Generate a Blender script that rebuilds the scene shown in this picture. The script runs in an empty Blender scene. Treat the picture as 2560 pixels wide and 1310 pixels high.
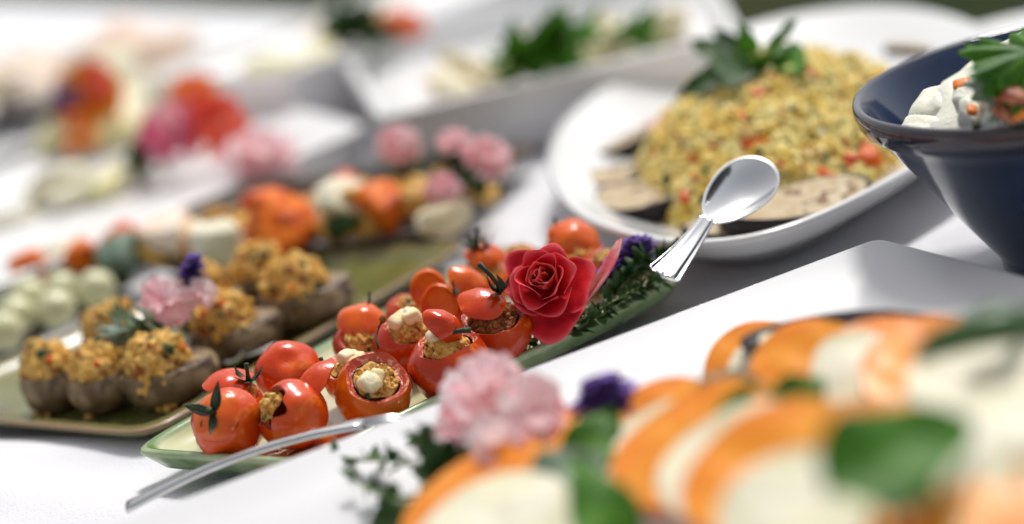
import bpy, math, random
import numpy as np
from mathutils import Vector, Matrix, noise

rnd = random.Random(7)
sc = bpy.context.scene
C = sc.collection
RAD = math.radians

# ------------------------------------------------------------------ camera
PITCH, ROLL, DIST, SPAN = RAD(16), RAD(13), 1.10, 0.51
PW, PH = 2560, 1310
FPX = PW / SPAN * DIST
_pos = np.array([0, -DIST * math.cos(PITCH), DIST * math.sin(PITCH)])
_fw = np.array([0, math.cos(PITCH), -math.sin(PITCH)])
_up0 = np.array([0, math.sin(PITCH), math.cos(PITCH)])
_rt0 = np.array([1.0, 0, 0])
_rt = _rt0 * math.cos(ROLL) - _up0 * math.sin(ROLL)
_up = _rt0 * math.sin(ROLL) + _up0 * math.cos(ROLL)
cam_d = bpy.data.cameras.new('camera')
cam = bpy.data.objects.new('camera', cam_d)
C.objects.link(cam)
cam_d.sensor_width = 36.0
cam_d.lens = 36.0 * FPX / PW
cam_d.clip_start, cam_d.clip_end = 0.02, 200.0
cam.matrix_world = Matrix(((_rt[0], _up[0], -_fw[0], _pos[0]), (_rt[1], _up[1], -_fw[1], _pos[1]),
                           (_rt[2], _up[2], -_fw[2], _pos[2]), (0, 0, 0, 1)))
cam_d.dof.use_dof = True
cam_d.dof.focus_distance = 0.898
cam_d.dof.aperture_fstop = 2.7
cam_d.dof.aperture_blades = 0
sc.camera = cam

# ------------------------------------------------------------------ daylight: bright overcast, sun soft from behind right
SUN_EL, SUN_AZ = 60, 30          # azimuth from +Y (away from the camera), negative is left
world = bpy.data.worlds.new('World')
sc.world = world
world.use_nodes = True
nt = world.node_tree
bg = nt.nodes['Background']
sky = nt.nodes.new('ShaderNodeTexSky')
sky.sky_type = 'NISHITA'
sky.sun_disc = False
sky.sun_elevation = RAD(SUN_EL)
sky.sun_rotation = RAD(SUN_AZ)
sky.dust_density = 4.0
hs = nt.nodes.new('ShaderNodeHueSaturation')
hs.inputs['Saturation'].default_value = 0.22
nt.links.new(sky.outputs[0], hs.inputs['Color'])
nt.links.new(hs.outputs[0], bg.inputs[0])
bg.inputs[1].default_value = 0.085
sun_d = bpy.data.lights.new('sun', 'SUN')
sun_d.energy = 1.5
sun_d.angle = RAD(10)
sun_d.color = (1.0, 0.965, 0.92)
sun = bpy.data.objects.new('sun', sun_d)
C.objects.link(sun)
_sd = Vector((math.sin(RAD(SUN_AZ)) * math.cos(RAD(SUN_EL)), math.cos(RAD(SUN_AZ)) * math.cos(RAD(SUN_EL)), math.sin(RAD(SUN_EL))))
sun.rotation_euler = _sd.to_track_quat('Z', 'Y').to_euler()
sun.location = _sd * 3
vs = sc.view_settings
vs.view_transform = 'Standard'
vs.look = 'None'
vs.gamma = 1.0
vs.use_curve_mapping = False
vs.exposure = 0.74

# ------------------------------------------------------------------ helpers
def at(x, y, z=0.0):
    d = _fw + _rt * (x - PW / 2) / FPX - _up * (y - PH / 2) / FPX
    return Vector(_pos + d * ((z - _pos[2]) / d[2]))

def cdir(a, b, c):
    """direction given as right / up / towards the lens"""
    return Vector(_rt * a + _up * b - _fw * c).normalized()

def msize(p, px):
    return px * float((np.array(p) - _pos) @ _fw) / FPX

def basis(axis, spin=0.0):
    z = Vector(axis).normalized()
    t = Vector((0, 0, 1)) if abs(z.z) < 0.95 else Vector((0, 1, 0))
    x = t.cross(z).normalized()
    y = z.cross(x)
    m = Matrix((x, y, z)).transposed()
    return m @ Matrix.Rotation(spin, 3, 'Z')

def mk(name, V, F, mat, parent=None, loc=None, smooth=True, attr=None):
    me = bpy.data.meshes.new(name)
    me.from_pydata([tuple(v) for v in V], [], [tuple(f) for f in F])
    me.update()
    if smooth:
        me.polygons.foreach_set('use_smooth', [True] * len(me.polygons))
    if attr is not None:
        a = me.attributes.new('edge', 'FLOAT', 'POINT')
        a.data.foreach_set('value', attr)
    me.materials.append(mat)
    o = bpy.data.objects.new(name, me)
    C.objects.link(o)
    if parent is not None:
        o.parent = parent
    if loc is not None:
        o.location = loc
    return o

def tag(o, label, cat, group=None, kind=None):
    o['label'] = label
    if cat:
        o['category'] = cat
    if group:
        o['group'] = group
    if kind:
        o['kind'] = kind
    return o

def thing(name, label, cat, loc, group=None):
    o = bpy.data.objects.new(name, None)
    o.empty_display_size = 0.01
    C.objects.link(o)
    o.location = loc
    return tag(o, label, cat, group)

class Mesh:
    def __init__(s):
        s.V, s.F = [], []
    def add(s, V, F):
        n = len(s.V)
        s.V += [Vector(v) for v in V]
        s.F += [tuple(i + n for i in f) for f in F]
        return s
    def rot(s, R, off=(0, 0, 0)):
        o = Vector(off)
        s.V = [R @ v + o for v in s.V]
        return s

def grid(nu, nv, fn, closed=False):
    V = [Vector(fn(i / (nu if closed else nu - 1), j / (nv - 1))) for j in range(nv) for i in range(nu)]
    F = []
    for j in range(nv - 1):
        for i in range(nu if closed else nu - 1):
            i2 = (i + 1) % nu
            F.append((j * nu + i, j * nu + i2, (j + 1) * nu + i2, (j + 1) * nu + i))
    return V, F

def lathe(prof, n=32, fn=None, cap0=False, cap1=False):
    """prof: (radius, z)"""
    V, F = grid(n, len(prof), lambda u, v: (0, 0, 0), True)
    k = 0
    for j, (r, z) in enumerate(prof):
        for i in range(n):
            a = 2 * math.pi * i / n
            rr = r * (fn(a, j / (len(prof) - 1)) if fn else 1)
            V[k] = Vector((rr * math.cos(a), rr * math.sin(a), z))
            k += 1
    if cap0:
        F.append(tuple(reversed(range(n))))
    if cap1:
        F.append(tuple(range((len(prof) - 1) * n, len(prof) * n)))
    return V, F

def tube(pts, rad, n=8):
    pts = [Vector(p) for p in pts]
    V, F = [], []
    m = len(pts)
    ref = Vector((0.31, 0.52, 0.79))
    for k, p in enumerate(pts):
        t = (pts[min(k + 1, m - 1)] - pts[max(k - 1, 0)]).normalized()
        x = t.cross(ref).normalized()
        y = t.cross(x)
        r = rad[k] if isinstance(rad, (list, tuple)) else rad
        for i in range(n):
            a = 2 * math.pi * i / n
            V.append(p + (x * math.cos(a) + y * math.sin(a)) * r)
    for k in range(m - 1):
        for i in range(n):
            i2 = (i + 1) % n
            F.append((k * n + i, k * n + i2, (k + 1) * n + i2, (k + 1) * n + i))
    F.append(tuple(reversed(range(n))))
    F.append(tuple(range((m - 1) * n, m * n)))
    return V, F

def _ico(sub):
    t = (1 + 5 ** 0.5) / 2
    V = [Vector(v).normalized() for v in ((-1, t, 0), (1, t, 0), (-1, -t, 0), (1, -t, 0), (0, -1, t), (0, 1, t), (0, -1, -t), (0, 1, -t), (t, 0, -1), (t, 0, 1), (-t, 0, -1), (-t, 0, 1))]
    F = [(0, 11, 5), (0, 5, 1), (0, 1, 7), (0, 7, 10), (0, 10, 11), (1, 5, 9), (5, 11, 4), (11, 10, 2), (10, 7, 6), (7, 1, 8), (3, 9, 4), (3, 4, 2), (3, 2, 6), (3, 6, 8), (3, 8, 9), (4, 9, 5), (2, 4, 11), (6, 2, 10), (8, 6, 7), (9, 8, 1)]
    for _ in range(sub):
        cache, F2 = {}, []
        def mid(a, b):
            k = (min(a, b), max(a, b))
            if k not in cache:
                cache[k] = len(V)
                V.append(((V[a] + V[b]) / 2).normalized())
            return cache[k]
        for a, b, c in F:
            ab, bc, ca = mid(a, b), mid(b, c), mid(c, a)
            F2 += [(a, ab, ca), (b, bc, ab), (c, ca, bc), (ab, bc, ca)]
        F = F2
    return V, F
ICO = [_ico(k) for k in range(5)]

def blob(rad, amp=0.1, freq=2.0, sub=3, seed=0.0, octs=2):
    """lumpy ellipsoid; rad is a vector of half sizes"""
    V0, F = ICO[sub]
    V = []
    for v in V0:
        q = v * freq + Vector((seed * 7.3, seed * 3.1, seed * 5.7))
        d = 1 + amp * noise.fractal(q, 1.0, 2.0, octs)
        V.append(Vector((v.x * rad[0] * d, v.y * rad[1] * d, v.z * rad[2] * d)))
    return V, F

def cubelet(h, seed=0.0):
    """small knife cut cube with soft corners"""
    V0, F = ICO[2]
    V = []
    for v in V0:
        m = (abs(v.x) ** 5 + abs(v.y) ** 5 + abs(v.z) ** 5) ** 0.2
        w = v / m
        w *= 1 + 0.07 * noise.noise(w * 1.7 + Vector((seed, seed * 2, 3)))
        V.append(Vector((w.x * h[0], w.y * h[1], w.z * h[2])))
    return V, F

def crumbs(m, pts, r0, r1):
    V0, F = ICO[1]
    for p in pts:
        r = rnd.uniform(r0, r1)
        R = basis((rnd.gauss(0, 1), rnd.gauss(0, 1), rnd.gauss(0, 1) + .01), rnd.random() * 6)
        s = Vector((rnd.uniform(.7, 1.3), rnd.uniform(.7, 1.3), rnd.uniform(.6, 1.1)))
        m.add([Vector(p) + R @ Vector((v.x * s.x, v.y * s.y, v.z * s.z)) * r * rnd.uniform(.85, 1.15) for v in V0], F)

def leafmesh(L, W, curl=0.3, fold=0.3, wav=0.0, serr=0.0, nu=9, nv=14, seed=0):
    """leaf along +X, upper side +Z"""
    def fn(u, v):
        s = u * 2 - 1
        w = W * (math.sin(math.pi * min(1, v ** 0.75)) ** 0.8) * (1 - 0.25 * v)
        if serr:
            w *= 1 + serr * math.sin(v * 34) * abs(s)
        a = curl * v
        x = L * (math.sin(a) / curl if abs(curl) > 1e-4 else v)
        z = -L * ((1 - math.cos(a)) / curl if abs(curl) > 1e-4 else 0)
        z += abs(s) * w * fold + wav * W * math.sin(v * 11 + s * 2 + seed) * abs(s)
        z -= 0.05 * W * math.cos(v * 40) * (abs(s) * (1 - abs(s)))
        return (x, s * w, z)
    return grid(nu, nv, fn)

# ------------------------------------------------------------------ materials
def mat(name, col, rough=0.4, col2=None, scale=60.0, bump=0.0, bscale=None, sss=0.0, coat=0.0, metal=0.0, spec=0.22,
        lo=0.38, hi=0.62, trans=0.0, detail=4.0, sub_r=(0.6, 0.25, 0.12), edge=None, edge2=None, rvar=0.0, col3=None, scale3=None, thr3=0.62):
    m = bpy.data.materials.new(name)
    m.use_nodes = True
    n, l = m.node_tree.nodes, m.node_tree.links
    b = n['Principled BSDF']
    tc = n.new('ShaderNodeTexCoord')
    src = None
    if col2 is not None:
        nz = n.new('ShaderNodeTexNoise')
        nz.inputs['Scale'].default_value = scale
        nz.inputs['Detail'].default_value = detail
        l.new(tc.outputs['Object'], nz.inputs['Vector'])
        cr = n.new('ShaderNodeValToRGB')
        cr.color_ramp.elements[0].position, cr.color_ramp.elements[1].position = lo, hi
        cr.color_ramp.elements[0].color, cr.color_ramp.elements[1].color = (*col, 1), (*col2, 1)
        l.new(nz.outputs['Fac'], cr.inputs['Fac'])
        src = cr.outputs['Color']
    if col3 is not None:
        nz = n.new('ShaderNodeTexNoise')
        nz.inputs['Scale'].default_value = scale3
        nz.inputs['Detail'].default_value = 3.0
        l.new(tc.outputs['Object'], nz.inputs['Vector'])
        mr = n.new('ShaderNodeMapRange')
        mr.inputs['From Min'].default_value, mr.inputs['From Max'].default_value = thr3, thr3 + 0.08
        l.new(nz.outputs['Fac'], mr.inputs['Value'])
        mx = n.new('ShaderNodeMix')
        mx.data_type = 'RGBA'
        l.new(mr.outputs['Result'], mx.inputs['Factor'])
        if src:
            l.new(src, mx.inputs['A'])
        else:
            mx.inputs['A'].default_value = (*col, 1)
        mx.inputs['B'].default_value = (*col3, 1)
        src = mx.outputs['Result']
    if edge is not None:
        at_ = n.new('ShaderNodeAttribute')
        at_.attribute_name = 'edge'
        nz = n.new('ShaderNodeTexNoise')
        nz.inputs['Scale'].default_value = 55.0
        nz.inputs['Detail'].default_value = 5.0
        l.new(tc.outputs['Object'], nz.inputs['Vector'])
        ad = n.new('ShaderNodeMath')
        ad.operation = 'MULTIPLY_ADD'
        l.new(nz.outputs['Fac'], ad.inputs[0])
        ad.inputs[1].default_value = 0.5
        l.new(at_.outputs['Fac'], ad.inputs[2])
        cr = n.new('ShaderNodeValToRGB')
        e = cr.color_ramp.elements
        e[0].position, e[0].color = 0.42, (0, 0, 0, 1)
        e[1].position, e[1].color = 0.85, (1, 1, 1, 1)
        l.new(ad.outputs[0], cr.inputs['Fac'])
        mx = n.new('ShaderNodeMix')
        mx.data_type = 'RGBA'
        l.new(cr.outputs['Color'], mx.inputs['Factor'])
        if src:
            l.new(src, mx.inputs['A'])
        else:
            mx.inputs['A'].default_value = (*col, 1)
        mx.inputs['B'].default_value = (*edge, 1)
        src = mx.outputs['Result']
        if edge2 is not None:
            cr2 = n.new('ShaderNodeValToRGB')
            e = cr2.color_ramp.elements
            e[0].position, e[0].color = 1.05 / 1.5, (0, 0, 0, 1)
            e[1].position, e[1].color = 1.35 / 1.5, (1, 1, 1, 1)
            dv = n.new('ShaderNodeMath')
            dv.operation = 'DIVIDE'
            l.new(ad.outputs[0], dv.inputs[0])
            dv.inputs[1].default_value = 1.5
            l.new(dv.outputs[0], cr2.inputs['Fac'])
            mx2 = n.new('ShaderNodeMix')
            mx2.data_type = 'RGBA'
            l.new(cr2.outputs['Color'], mx2.inputs['Factor'])
            l.new(src, mx2.inputs['A'])
            mx2.inputs['B'].default_value = (*edge2, 1)
            src = mx2.outputs['Result']
    if src:
        l.new(src, b.inputs['Base Color'])
    else:
        b.inputs['Base Color'].default_value = (*col, 1)
    b.inputs['Roughness'].default_value = rough
    b.inputs['Metallic'].default_value = metal
    b.inputs['Specular IOR Level'].default_value = spec
    if sss:
        b.inputs['Subsurface Weight'].default_value = sss
        b.inputs['Subsurface Radius'].default_value = sub_r
        b.inputs['Subsurface Scale'].default_value = 0.006
    if coat:
        b.inputs['Coat Weight'].default_value = coat
        b.inputs['Coat Roughness'].default_value = 0.06
    if trans:
        # thin leaf or petal: some of the light comes through
        tr = n.new('ShaderNodeBsdfTranslucent')
        if src:
            l.new(src, tr.inputs['Color'])
        else:
            tr.inputs['Color'].default_value = (*col, 1)
        ms = n.new('ShaderNodeMixShader')
        ms.inputs[0].default_value = trans
        l.new(b.outputs[0], ms.inputs[1])
        l.new(tr.outputs[0], ms.inputs[2])
        l.new(ms.outputs[0], n['Material Output'].inputs['Surface'])
    if bump or rvar:
        nb = n.new('ShaderNodeTexNoise')
        nb.inputs['Scale'].default_value = bscale or scale * 2
        nb.inputs['Detail'].default_value = 5.0
        l.new(tc.outputs['Object'], nb.inputs['Vector'])
        if bump:
            bp = n.new('ShaderNodeBump')
            bp.inputs['Strength'].default_value = min(1.0, bump)
            bp.inputs['Distance'].default_value = 0.001
            l.new(nb.outputs['Fac'], bp.inputs['Height'])
            l.new(bp.outputs[0], b.inputs['Normal'])
        if rvar:
            mr = n.new('ShaderNodeMapRange')
            mr.inputs['To Min'].default_value, mr.inputs['To Max'].default_value = max(0.02, rough - rvar), rough + rvar
            l.new(nb.outputs['Fac'], mr.inputs['Value'])
            l.new(mr.outputs[0], b.inputs['Roughness'])
    return m

M = {}
M['cloth'] = mat('white_cloth', (0.74, 0.74, 0.76), 0.85, (0.69, 0.69, 0.72), 14, bump=0.6, bscale=700, spec=0.15)
M['china'] = mat('white_china', (0.76, 0.76, 0.75), 0.14, (0.73, 0.73, 0.73), 9, coat=0.4, spec=0.5, bump=0.02, bscale=40)
M['china2'] = mat('white_stoneware', (0.80, 0.80, 0.80), 0.25, (0.77, 0.77, 0.77), 12, spec=0.5, bump=0.03, bscale=60)
M['china3'] = mat('grey_white_stoneware', (0.63, 0.63, 0.64), 0.3, (0.59, 0.59, 0.60), 12, spec=0.4, bump=0.04, bscale=60)
TS = dict(col3=(0.80, 0.20, 0.015), scale3=75, thr3=0.60, bump=0.34, bscale=170, sss=0.06, spec=0.45, rvar=0.09, sub_r=(0.8, 0.15, 0.05))
M['tomato'] = mat('tomato_skin', (0.54, 0.024, 0.002), 0.17, (0.70, 0.090, 0.004), 48, lo=.32, hi=.70, **TS)
M['tomato_b'] = mat('tomato_skin_orange', (0.76, 0.145, 0.005), 0.17, (0.64, 0.060, 0.003), 60, lo=.35, hi=.7, **TS)
M['tomato_d'] = mat('tomato_skin_dark', (0.38, 0.014, 0.002), 0.17, (0.58, 0.060, 0.004), 50, lo=.32, hi=.72, **TS)
M['flesh'] = mat('tomato_flesh', (0.58, 0.085, 0.035), 0.25, (0.48, 0.035, 0.010), 130, bump=0.8, bscale=700, sss=0.1, spec=0.5, col3=(0.74, 0.33, 0.20), scale3=420, thr3=0.54)
M['lid_in'] = mat('tomato_lid_flesh', (0.76, 0.15, 0.008), 0.35, (0.66, 0.07, 0.005), 90, bump=0.4, bscale=500, sss=0.15, spec=0.3)
M['crumb'] = mat('golden_crumb', (0.66, 0.30, 0.05), 0.6, (0.80, 0.52, 0.16), 300, bump=0.9, bscale=900, sss=0.05, col3=(0.30, 0.08, 0.012), scale3=260, thr3=0.57)
M['crumb_dark'] = mat('toasted_crumb', (0.16, 0.045, 0.010), 0.5, (0.36, 0.13, 0.03), 320, bump=0.8, bscale=900)
M['cheese'] = mat('soft_cheese', (0.84, 0.66, 0.34), 0.45, (0.88, 0.79, 0.54), 180, bump=0.5, bscale=500, sss=0.15)
M['herb'] = mat('chopped_herb', (0.022, 0.038, 0.010), 0.5, (0.05, 0.07, 0.02), 300)
M['stem'] = mat('dark_green_stem', (0.014, 0.024, 0.009), 0.5, (0.040, 0.055, 0.018), 260, bump=0.6, bscale=900, spec=0.35)
M['rose'] = mat('rose_petal', (0.52, 0.004, 0.028), 0.55, (0.88, 0.035, 0.045), 75, bump=0.5, bscale=260, trans=0.25, spec=0.25, lo=.28, hi=.62, edge=(0.90, 0.13, 0.15))
M['rose_in'] = mat('rose_heart_petal', (0.84, 0.05, 0.045), 0.5, (0.62, 0.010, 0.02), 80, bump=0.4, bscale=240, trans=0.32, spec=0.3, edge=(0.90, 0.16, 0.16))
M['pink'] = mat('pink_petal', (0.92, 0.48, 0.52), 0.6, (0.94, 0.68, 0.70), 60, bump=0.15, bscale=200, trans=0.45, spec=0.1)
M['palepink'] = mat('pale_pink_petal', (0.95, 0.84, 0.84), 0.6, (0.94, 0.68, 0.70), 50, bump=0.15, bscale=200, trans=0.45, spec=0.1)
M['petal2'] = mat('pink_white_petal', (0.75, 0.16, 0.20), 0.5, (0.86, 0.62, 0.54), 90, trans=0.3, bump=0.3, bscale=300)
M['coral'] = mat('coral_petal', (0.86, 0.10, 0.06), 0.6, (0.90, 0.26, 0.17), 40, trans=0.4, spec=0.1)
M['magenta'] = mat('magenta_petal', (0.72, 0.08, 0.24), 0.6, (0.86, 0.28, 0.42), 40, trans=0.4, spec=0.1)
M['yellow'] = mat('yellow_petal', (0.84, 0.44, 0.015), 0.6, (0.80, 0.20, 0.008), 40, trans=0.35, spec=0.1)
M['purple'] = mat('lavender_flower', (0.12, 0.05, 0.32), 0.6, (0.26, 0.16, 0.52), 200, trans=0.2, spec=0.1)
M['leaf'] = mat('thyme_leaf', (0.020, 0.058, 0.014), 0.45, (0.06, 0.115, 0.035), 120, trans=0.15, bump=0.2, bscale=500)
M['leaf_b'] = mat('basil_leaf', (0.030, 0.125, 0.010), 0.45, (0.090, 0.25, 0.020), 60, spec=0.25, trans=0.3, bump=0.3, bscale=300)
M['leaf_g'] = mat('grey_green_leaf', (0.13, 0.21, 0.14), 0.35, (0.28, 0.38, 0.30), 90, trans=0.15, bump=0.2, bscale=300, spec=0.4)
M['stalk'] = mat('pale_green_stalk', (0.20, 0.25, 0.09), 0.5, (0.11, 0.17, 0.05), 160)
M['celadon'] = mat('pale_green_glaze', (0.60, 0.60, 0.38), 0.14, (0.52, 0.55, 0.31), 22, spec=0.5, bump=0.06, bscale=60, edge=(0.10, 0.20, 0.055), edge2=(0.44, 0.51, 0.31))
M['olive'] = mat('olive_glaze', (0.115, 0.115, 0.030), 0.2, (0.175, 0.172, 0.055), 26, spec=0.45, bump=0.08, bscale=60, edge=(0.17, 0.15, 0.06), edge2=(0.34, 0.21, 0.12))
M['brown'] = mat('dark_brown_glaze', (0.045, 0.032, 0.024), 0.22, (0.085, 0.062, 0.040), 26, spec=0.45, bump=0.05, bscale=60, edge=(0.11, 0.08, 0.055), edge2=(0.22, 0.16, 0.12))
M['navy'] = mat('navy_glaze', (0.004, 0.013, 0.045), 0.05, (0.007, 0.024, 0.075), 18, coat=0.35, spec=0.36, bump=0.06, bscale=70, edge=(0.012, 0.016, 0.036), edge2=(0.07, 0.06, 0.06))
M['silver'] = mat('silver', (0.86, 0.86, 0.85), 0.15, metal=1.0, bump=0.03, bscale=60, rvar=0.06)
M['steel'] = mat('brushed_steel', (0.60, 0.60, 0.59), 0.24, metal=1.0, bump=0.05, bscale=300)
M['potato'] = mat('potato_skin', (0.135, 0.080, 0.036), 0.45, (0.34, 0.25, 0.14), 75, bump=0.6, bscale=240, spec=0.35, col3=(0.065, 0.036, 0.016), scale3=60, thr3=0.55)
M['stuffing'] = mat('baked_stuffing', (0.68, 0.36, 0.065), 0.6, (0.82, 0.56, 0.18), 110, bump=0.9, bscale=520, sss=0.05, col3=(0.34, 0.10, 0.015), scale3=110, thr3=0.56)
M['pepper_bit'] = mat('red_pepper_bit', (0.58, 0.045, 0.007), 0.4, (0.70, 0.13, 0.012), 200, spec=0.35)
M['couscous'] = mat('couscous', (0.82, 0.58, 0.12), 0.5, (0.90, 0.79, 0.36), 90, sss=0.05, bump=0.4, bscale=900, col3=(0.56, 0.28, 0.04), scale3=60, thr3=0.60)
M['orange_bit'] = mat('orange_squash', (0.78, 0.19, 0.008), 0.5, (0.62, 0.08, 0.006), 120, col3=(0.26, 0.05, 0.008), scale3=90, thr3=0.57)
M['onion'] = mat('red_onion', (0.42, 0.03, 0.08), 0.3, (0.70, 0.34, 0.38), 160, spec=0.4)
M['aub_flesh'] = mat('grilled_eggplant_flesh', (0.44, 0.33, 0.19), 0.55, (0.56, 0.47, 0.32), 140, bump=0.6, bscale=420, col3=(0.19, 0.11, 0.05), scale3=120, thr3=0.57)
M['aub_skin'] = mat('eggplant_skin', (0.012, 0.008, 0.010), 0.5, (0.026, 0.018, 0.019), 60, spec=0.2, bump=0.2, bscale=200)
M['eggwhite'] = mat('creamy_white_salad', (0.84, 0.83, 0.73), 0.4, (0.80, 0.79, 0.64), 90, sss=0.1, bump=0.4, bscale=350, spec=0.3)
M['bacon'] = mat('brown_red_bit', (0.30, 0.07, 0.035), 0.4, (0.50, 0.20, 0.10), 220, spec=0.35)
M['carrot'] = mat('carrot_shred', (0.80, 0.26, 0.045), 0.4, (0.74, 0.18, 0.02), 120)
M['slice_o'] = mat('orange_tomato_flesh', (0.84, 0.33, 0.030), 0.35, (0.78, 0.23, 0.015), 40, spec=0.3, bump=0.4, bscale=160)
M['slice_skin'] = mat('orange_tomato_skin', (0.82, 0.20, 0.010), 0.25, (0.74, 0.13, 0.006), 50, spec=0.4)
M['mozz'] = mat('mozzarella', (0.82, 0.78, 0.63), 0.45, (0.74, 0.70, 0.48), 45, sss=0.05, spec=0.3, bump=0.5, bscale=130)
M['cuke'] = mat('cucumber_skin', (0.018, 0.060, 0.012), 0.3, (0.04, 0.11, 0.022), 80, spec=0.4)
M['cream'] = mat('cream_food', (0.82, 0.75, 0.55), 0.5, (0.80, 0.66, 0.40), 50, bump=0.5, bscale=200)
M['pasta'] = mat('yellow_green_pasta', (0.78, 0.74, 0.44), 0.45, (0.76, 0.70, 0.34), 60, bump=0.4, bscale=200)
M['peach'] = mat('peach_food', (0.84, 0.60, 0.46), 0.5, (0.84, 0.74, 0.62), 40)
M['egg'] = mat('pale_cheese_ball', (0.66, 0.65, 0.42), 0.25, (0.58, 0.58, 0.32), 50, spec=0.5)
M['grass'] = mat('grass_ground', (0.012, 0.024, 0.008), 0.95, (0.036, 0.040, 0.016), 3.0, bump=0.5, bscale=30, spec=0.05)
M['terracotta'] = mat('terracotta', (0.42, 0.16, 0.07), 0.8, (0.48, 0.20, 0.09), 20)
M['oil'] = mat('oily_juice', (0.55, 0.09, 0.006), 0.08, (0.62, 0.19, 0.02), 60, spec=0.6)

# ------------------------------------------------------------------ setting: ground and table
V, F = grid(40, 40, lambda u, v: ((u - .5) * 60, (v - .5) * 60, -0.76 + 0.02 * noise.noise(Vector((u * 60, v * 60, 0)))))
tag(mk('ground', V, F, M['grass']), 'dark green and brown ground beyond the table', None, kind='structure')

# table: rectangular top whose far edge runs behind the dishes; cloth lies over it
TE0, TE1 = at(1870, 70, 0), at(330, 12, 0)      # two points of the far table edge
ev = (TE1 - TE0).normalized()
en = Vector((ev.y, -ev.x, 0))                   # points back to the camera side
if en.y > 0:
    en = -en
T_o = TE0 - ev * 1.0
TL, TW = 3.2, 2.0
def tpt(a, b, z):
    p = T_o + ev * a + en * b
    return Vector((p.x, p.y, z))
t_loc = tpt(TL / 2, TW / 2, -0.75)
tb = thing('table', 'long banquet table hidden under the white cloth', 'table', t_loc)
m = Mesh()
top = [tpt(0.004, 0.004, -0.03), tpt(TL, 0.004, -0.03), tpt(TL, TW, -0.03), tpt(0.004, TW, -0.03)]
bot = [Vector((p.x, p.y, -0.06)) for p in top]
vv = [p - t_loc for p in top + bot]
mk('tabletop', vv, [(0, 1, 2, 3), (7, 6, 5, 4), (0, 4, 5, 1), (1, 5, 6, 2), (2, 6, 7, 3), (3, 7, 4, 0)], M['terracotta'], tb, smooth=False)
for a, b in ((.15, .15), (TL - .15, .15), (.15, TW - .15), (TL - .15, TW - .15)):
    p = tpt(a, b, -0.75) - t_loc
    V, F = tube([p, p + Vector((0, 0, .69))], .025, 10)
    mk('leg', V, F, M['terracotta'], tb)

folds = [(at(2430, 560, 0), RAD(62), .016, .0045), (at(2330, 600, 0), RAD(50), .012, .003), (at(1300, 560, 0), RAD(35), .02, .003),
         (at(150, 1120, 0), RAD(-20), .018, .006), (at(60, 1240, 0), RAD(-32), .025, .006), (at(1120, 560, 0), RAD(60), .012, .003), (at(2500, 640, 0), RAD(75), .010, .003)]
def cloth_z(x, y):
    z = 0.0016 * noise.noise(Vector((x * 9, y * 9, 1.3))) + 0.0006 * noise.noise(Vector((x * 30, y * 30, 4)))
    for p, a, w, h in folds:
        dx, dy = x - p.x, y - p.y
        al, ac = dx * math.cos(a) + dy * math.sin(a), -dx * math.sin(a) + dy * math.cos(a)
        ac += 0.01 * math.sin(al * 22)
        z += h * math.exp(-(ac / w) ** 2) * math.exp(-(al / .13) ** 2)
    return z - 0.0035
NA, NB = 300, 220
def cl(u, v):
    a, b = u * TL, v * TW
    # let the cloth drop over the far edge and hang
    d = 0.0
    p = tpt(a, b, 0)
    return (p.x, p.y, cloth_z(p.x, p.y))
V, F = grid(NA, NB, cl)
hang = []
nrow = 14
base = len(V)
for k in range(1, nrow + 1):
    for i in range(NA):
        p = V[i]
        h = 0.38 * k / nrow
        w = 0.02 * math.sin(i * 0.45) * (k / nrow)
        q = p - en * (0.008 + w * .6 + 0.01)
        hang.append(Vector((q.x, q.y, p.z - h)))
V += hang
for k in range(nrow):
    for i in range(NA - 1):
        r0 = i if k == 0 else base + (k - 1) * NA + i
        r1 = base + k * NA + i
        F.append((r0 + 1, r0, r1, r1 + 1))
tag(mk('tablecloth', V, F, M['cloth']), 'white tablecloth with soft folds spread under all the dishes', 'tablecloth')

# ------------------------------------------------------------------ dishes
def dish(name, label, cat, corners, prof, material, p=10, n=120, zb=0.0, group=None, rimfn=None):
    """corners: four ground points (Vector), prof: (inset, z, edge weight), outside bottom first"""
    c = [Vector((q.x, q.y, 0)) for q in corners]
    cen = sum(c, Vector()) / 4
    hu = ((c[1] - c[0]).length + (c[2] - c[3]).length) / 4
    hv = ((c[3] - c[0]).length + (c[2] - c[1]).length) / 4
    V, E, F = [], [], []
    for ins, z, e in prof:
        su, sv = max(0.02, 1 - ins / hu), max(0.02, 1 - ins / hv)
        for i in range(n):
            a = 2 * math.pi * (i + .5) / n
            r = (abs(math.cos(a)) ** p + abs(math.sin(a)) ** p) ** (-1 / p)
            u, v = r * math.cos(a) * su, r * math.sin(a) * sv
            s, t = (u + 1) / 2, (v + 1) / 2
            q = (c[0] * (1 - s) + c[1] * s) * (1 - t) + (c[3] * (1 - s) + c[2] * s) * t
            zz = z + (rimfn(u, v, z) if rimfn else 0)
            V.append(Vector((q.x, q.y, zz)) - cen)
            E.append(e)
    k = len(prof)
    for j in range(k - 1):
        for i in range(n):
            i2 = (i + 1) % n
            F.append((j * n + i, j * n + i2, (j + 1) * n + i2, (j + 1) * n + i))
    F.append(tuple(reversed(range(n))))
    F.append(tuple(range((k - 1) * n, k * n)))
    cen.z = zb
    o = mk(name, V, F, material, loc=cen, attr=E)
    return tag(o, label, cat, group)

def rect(c0, long_ang, L, W):
    """corner, heading of the long side, size; short side turns clockwise from the heading"""
    d = Vector((math.cos(long_ang), math.sin(long_ang), 0))
    s = Vector((d.y, -d.x, 0))
    c0 = Vector((c0.x, c0.y, 0))
    return [c0, c0 + s * W, c0 + s * W + d * L, c0 + d * L]

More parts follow.
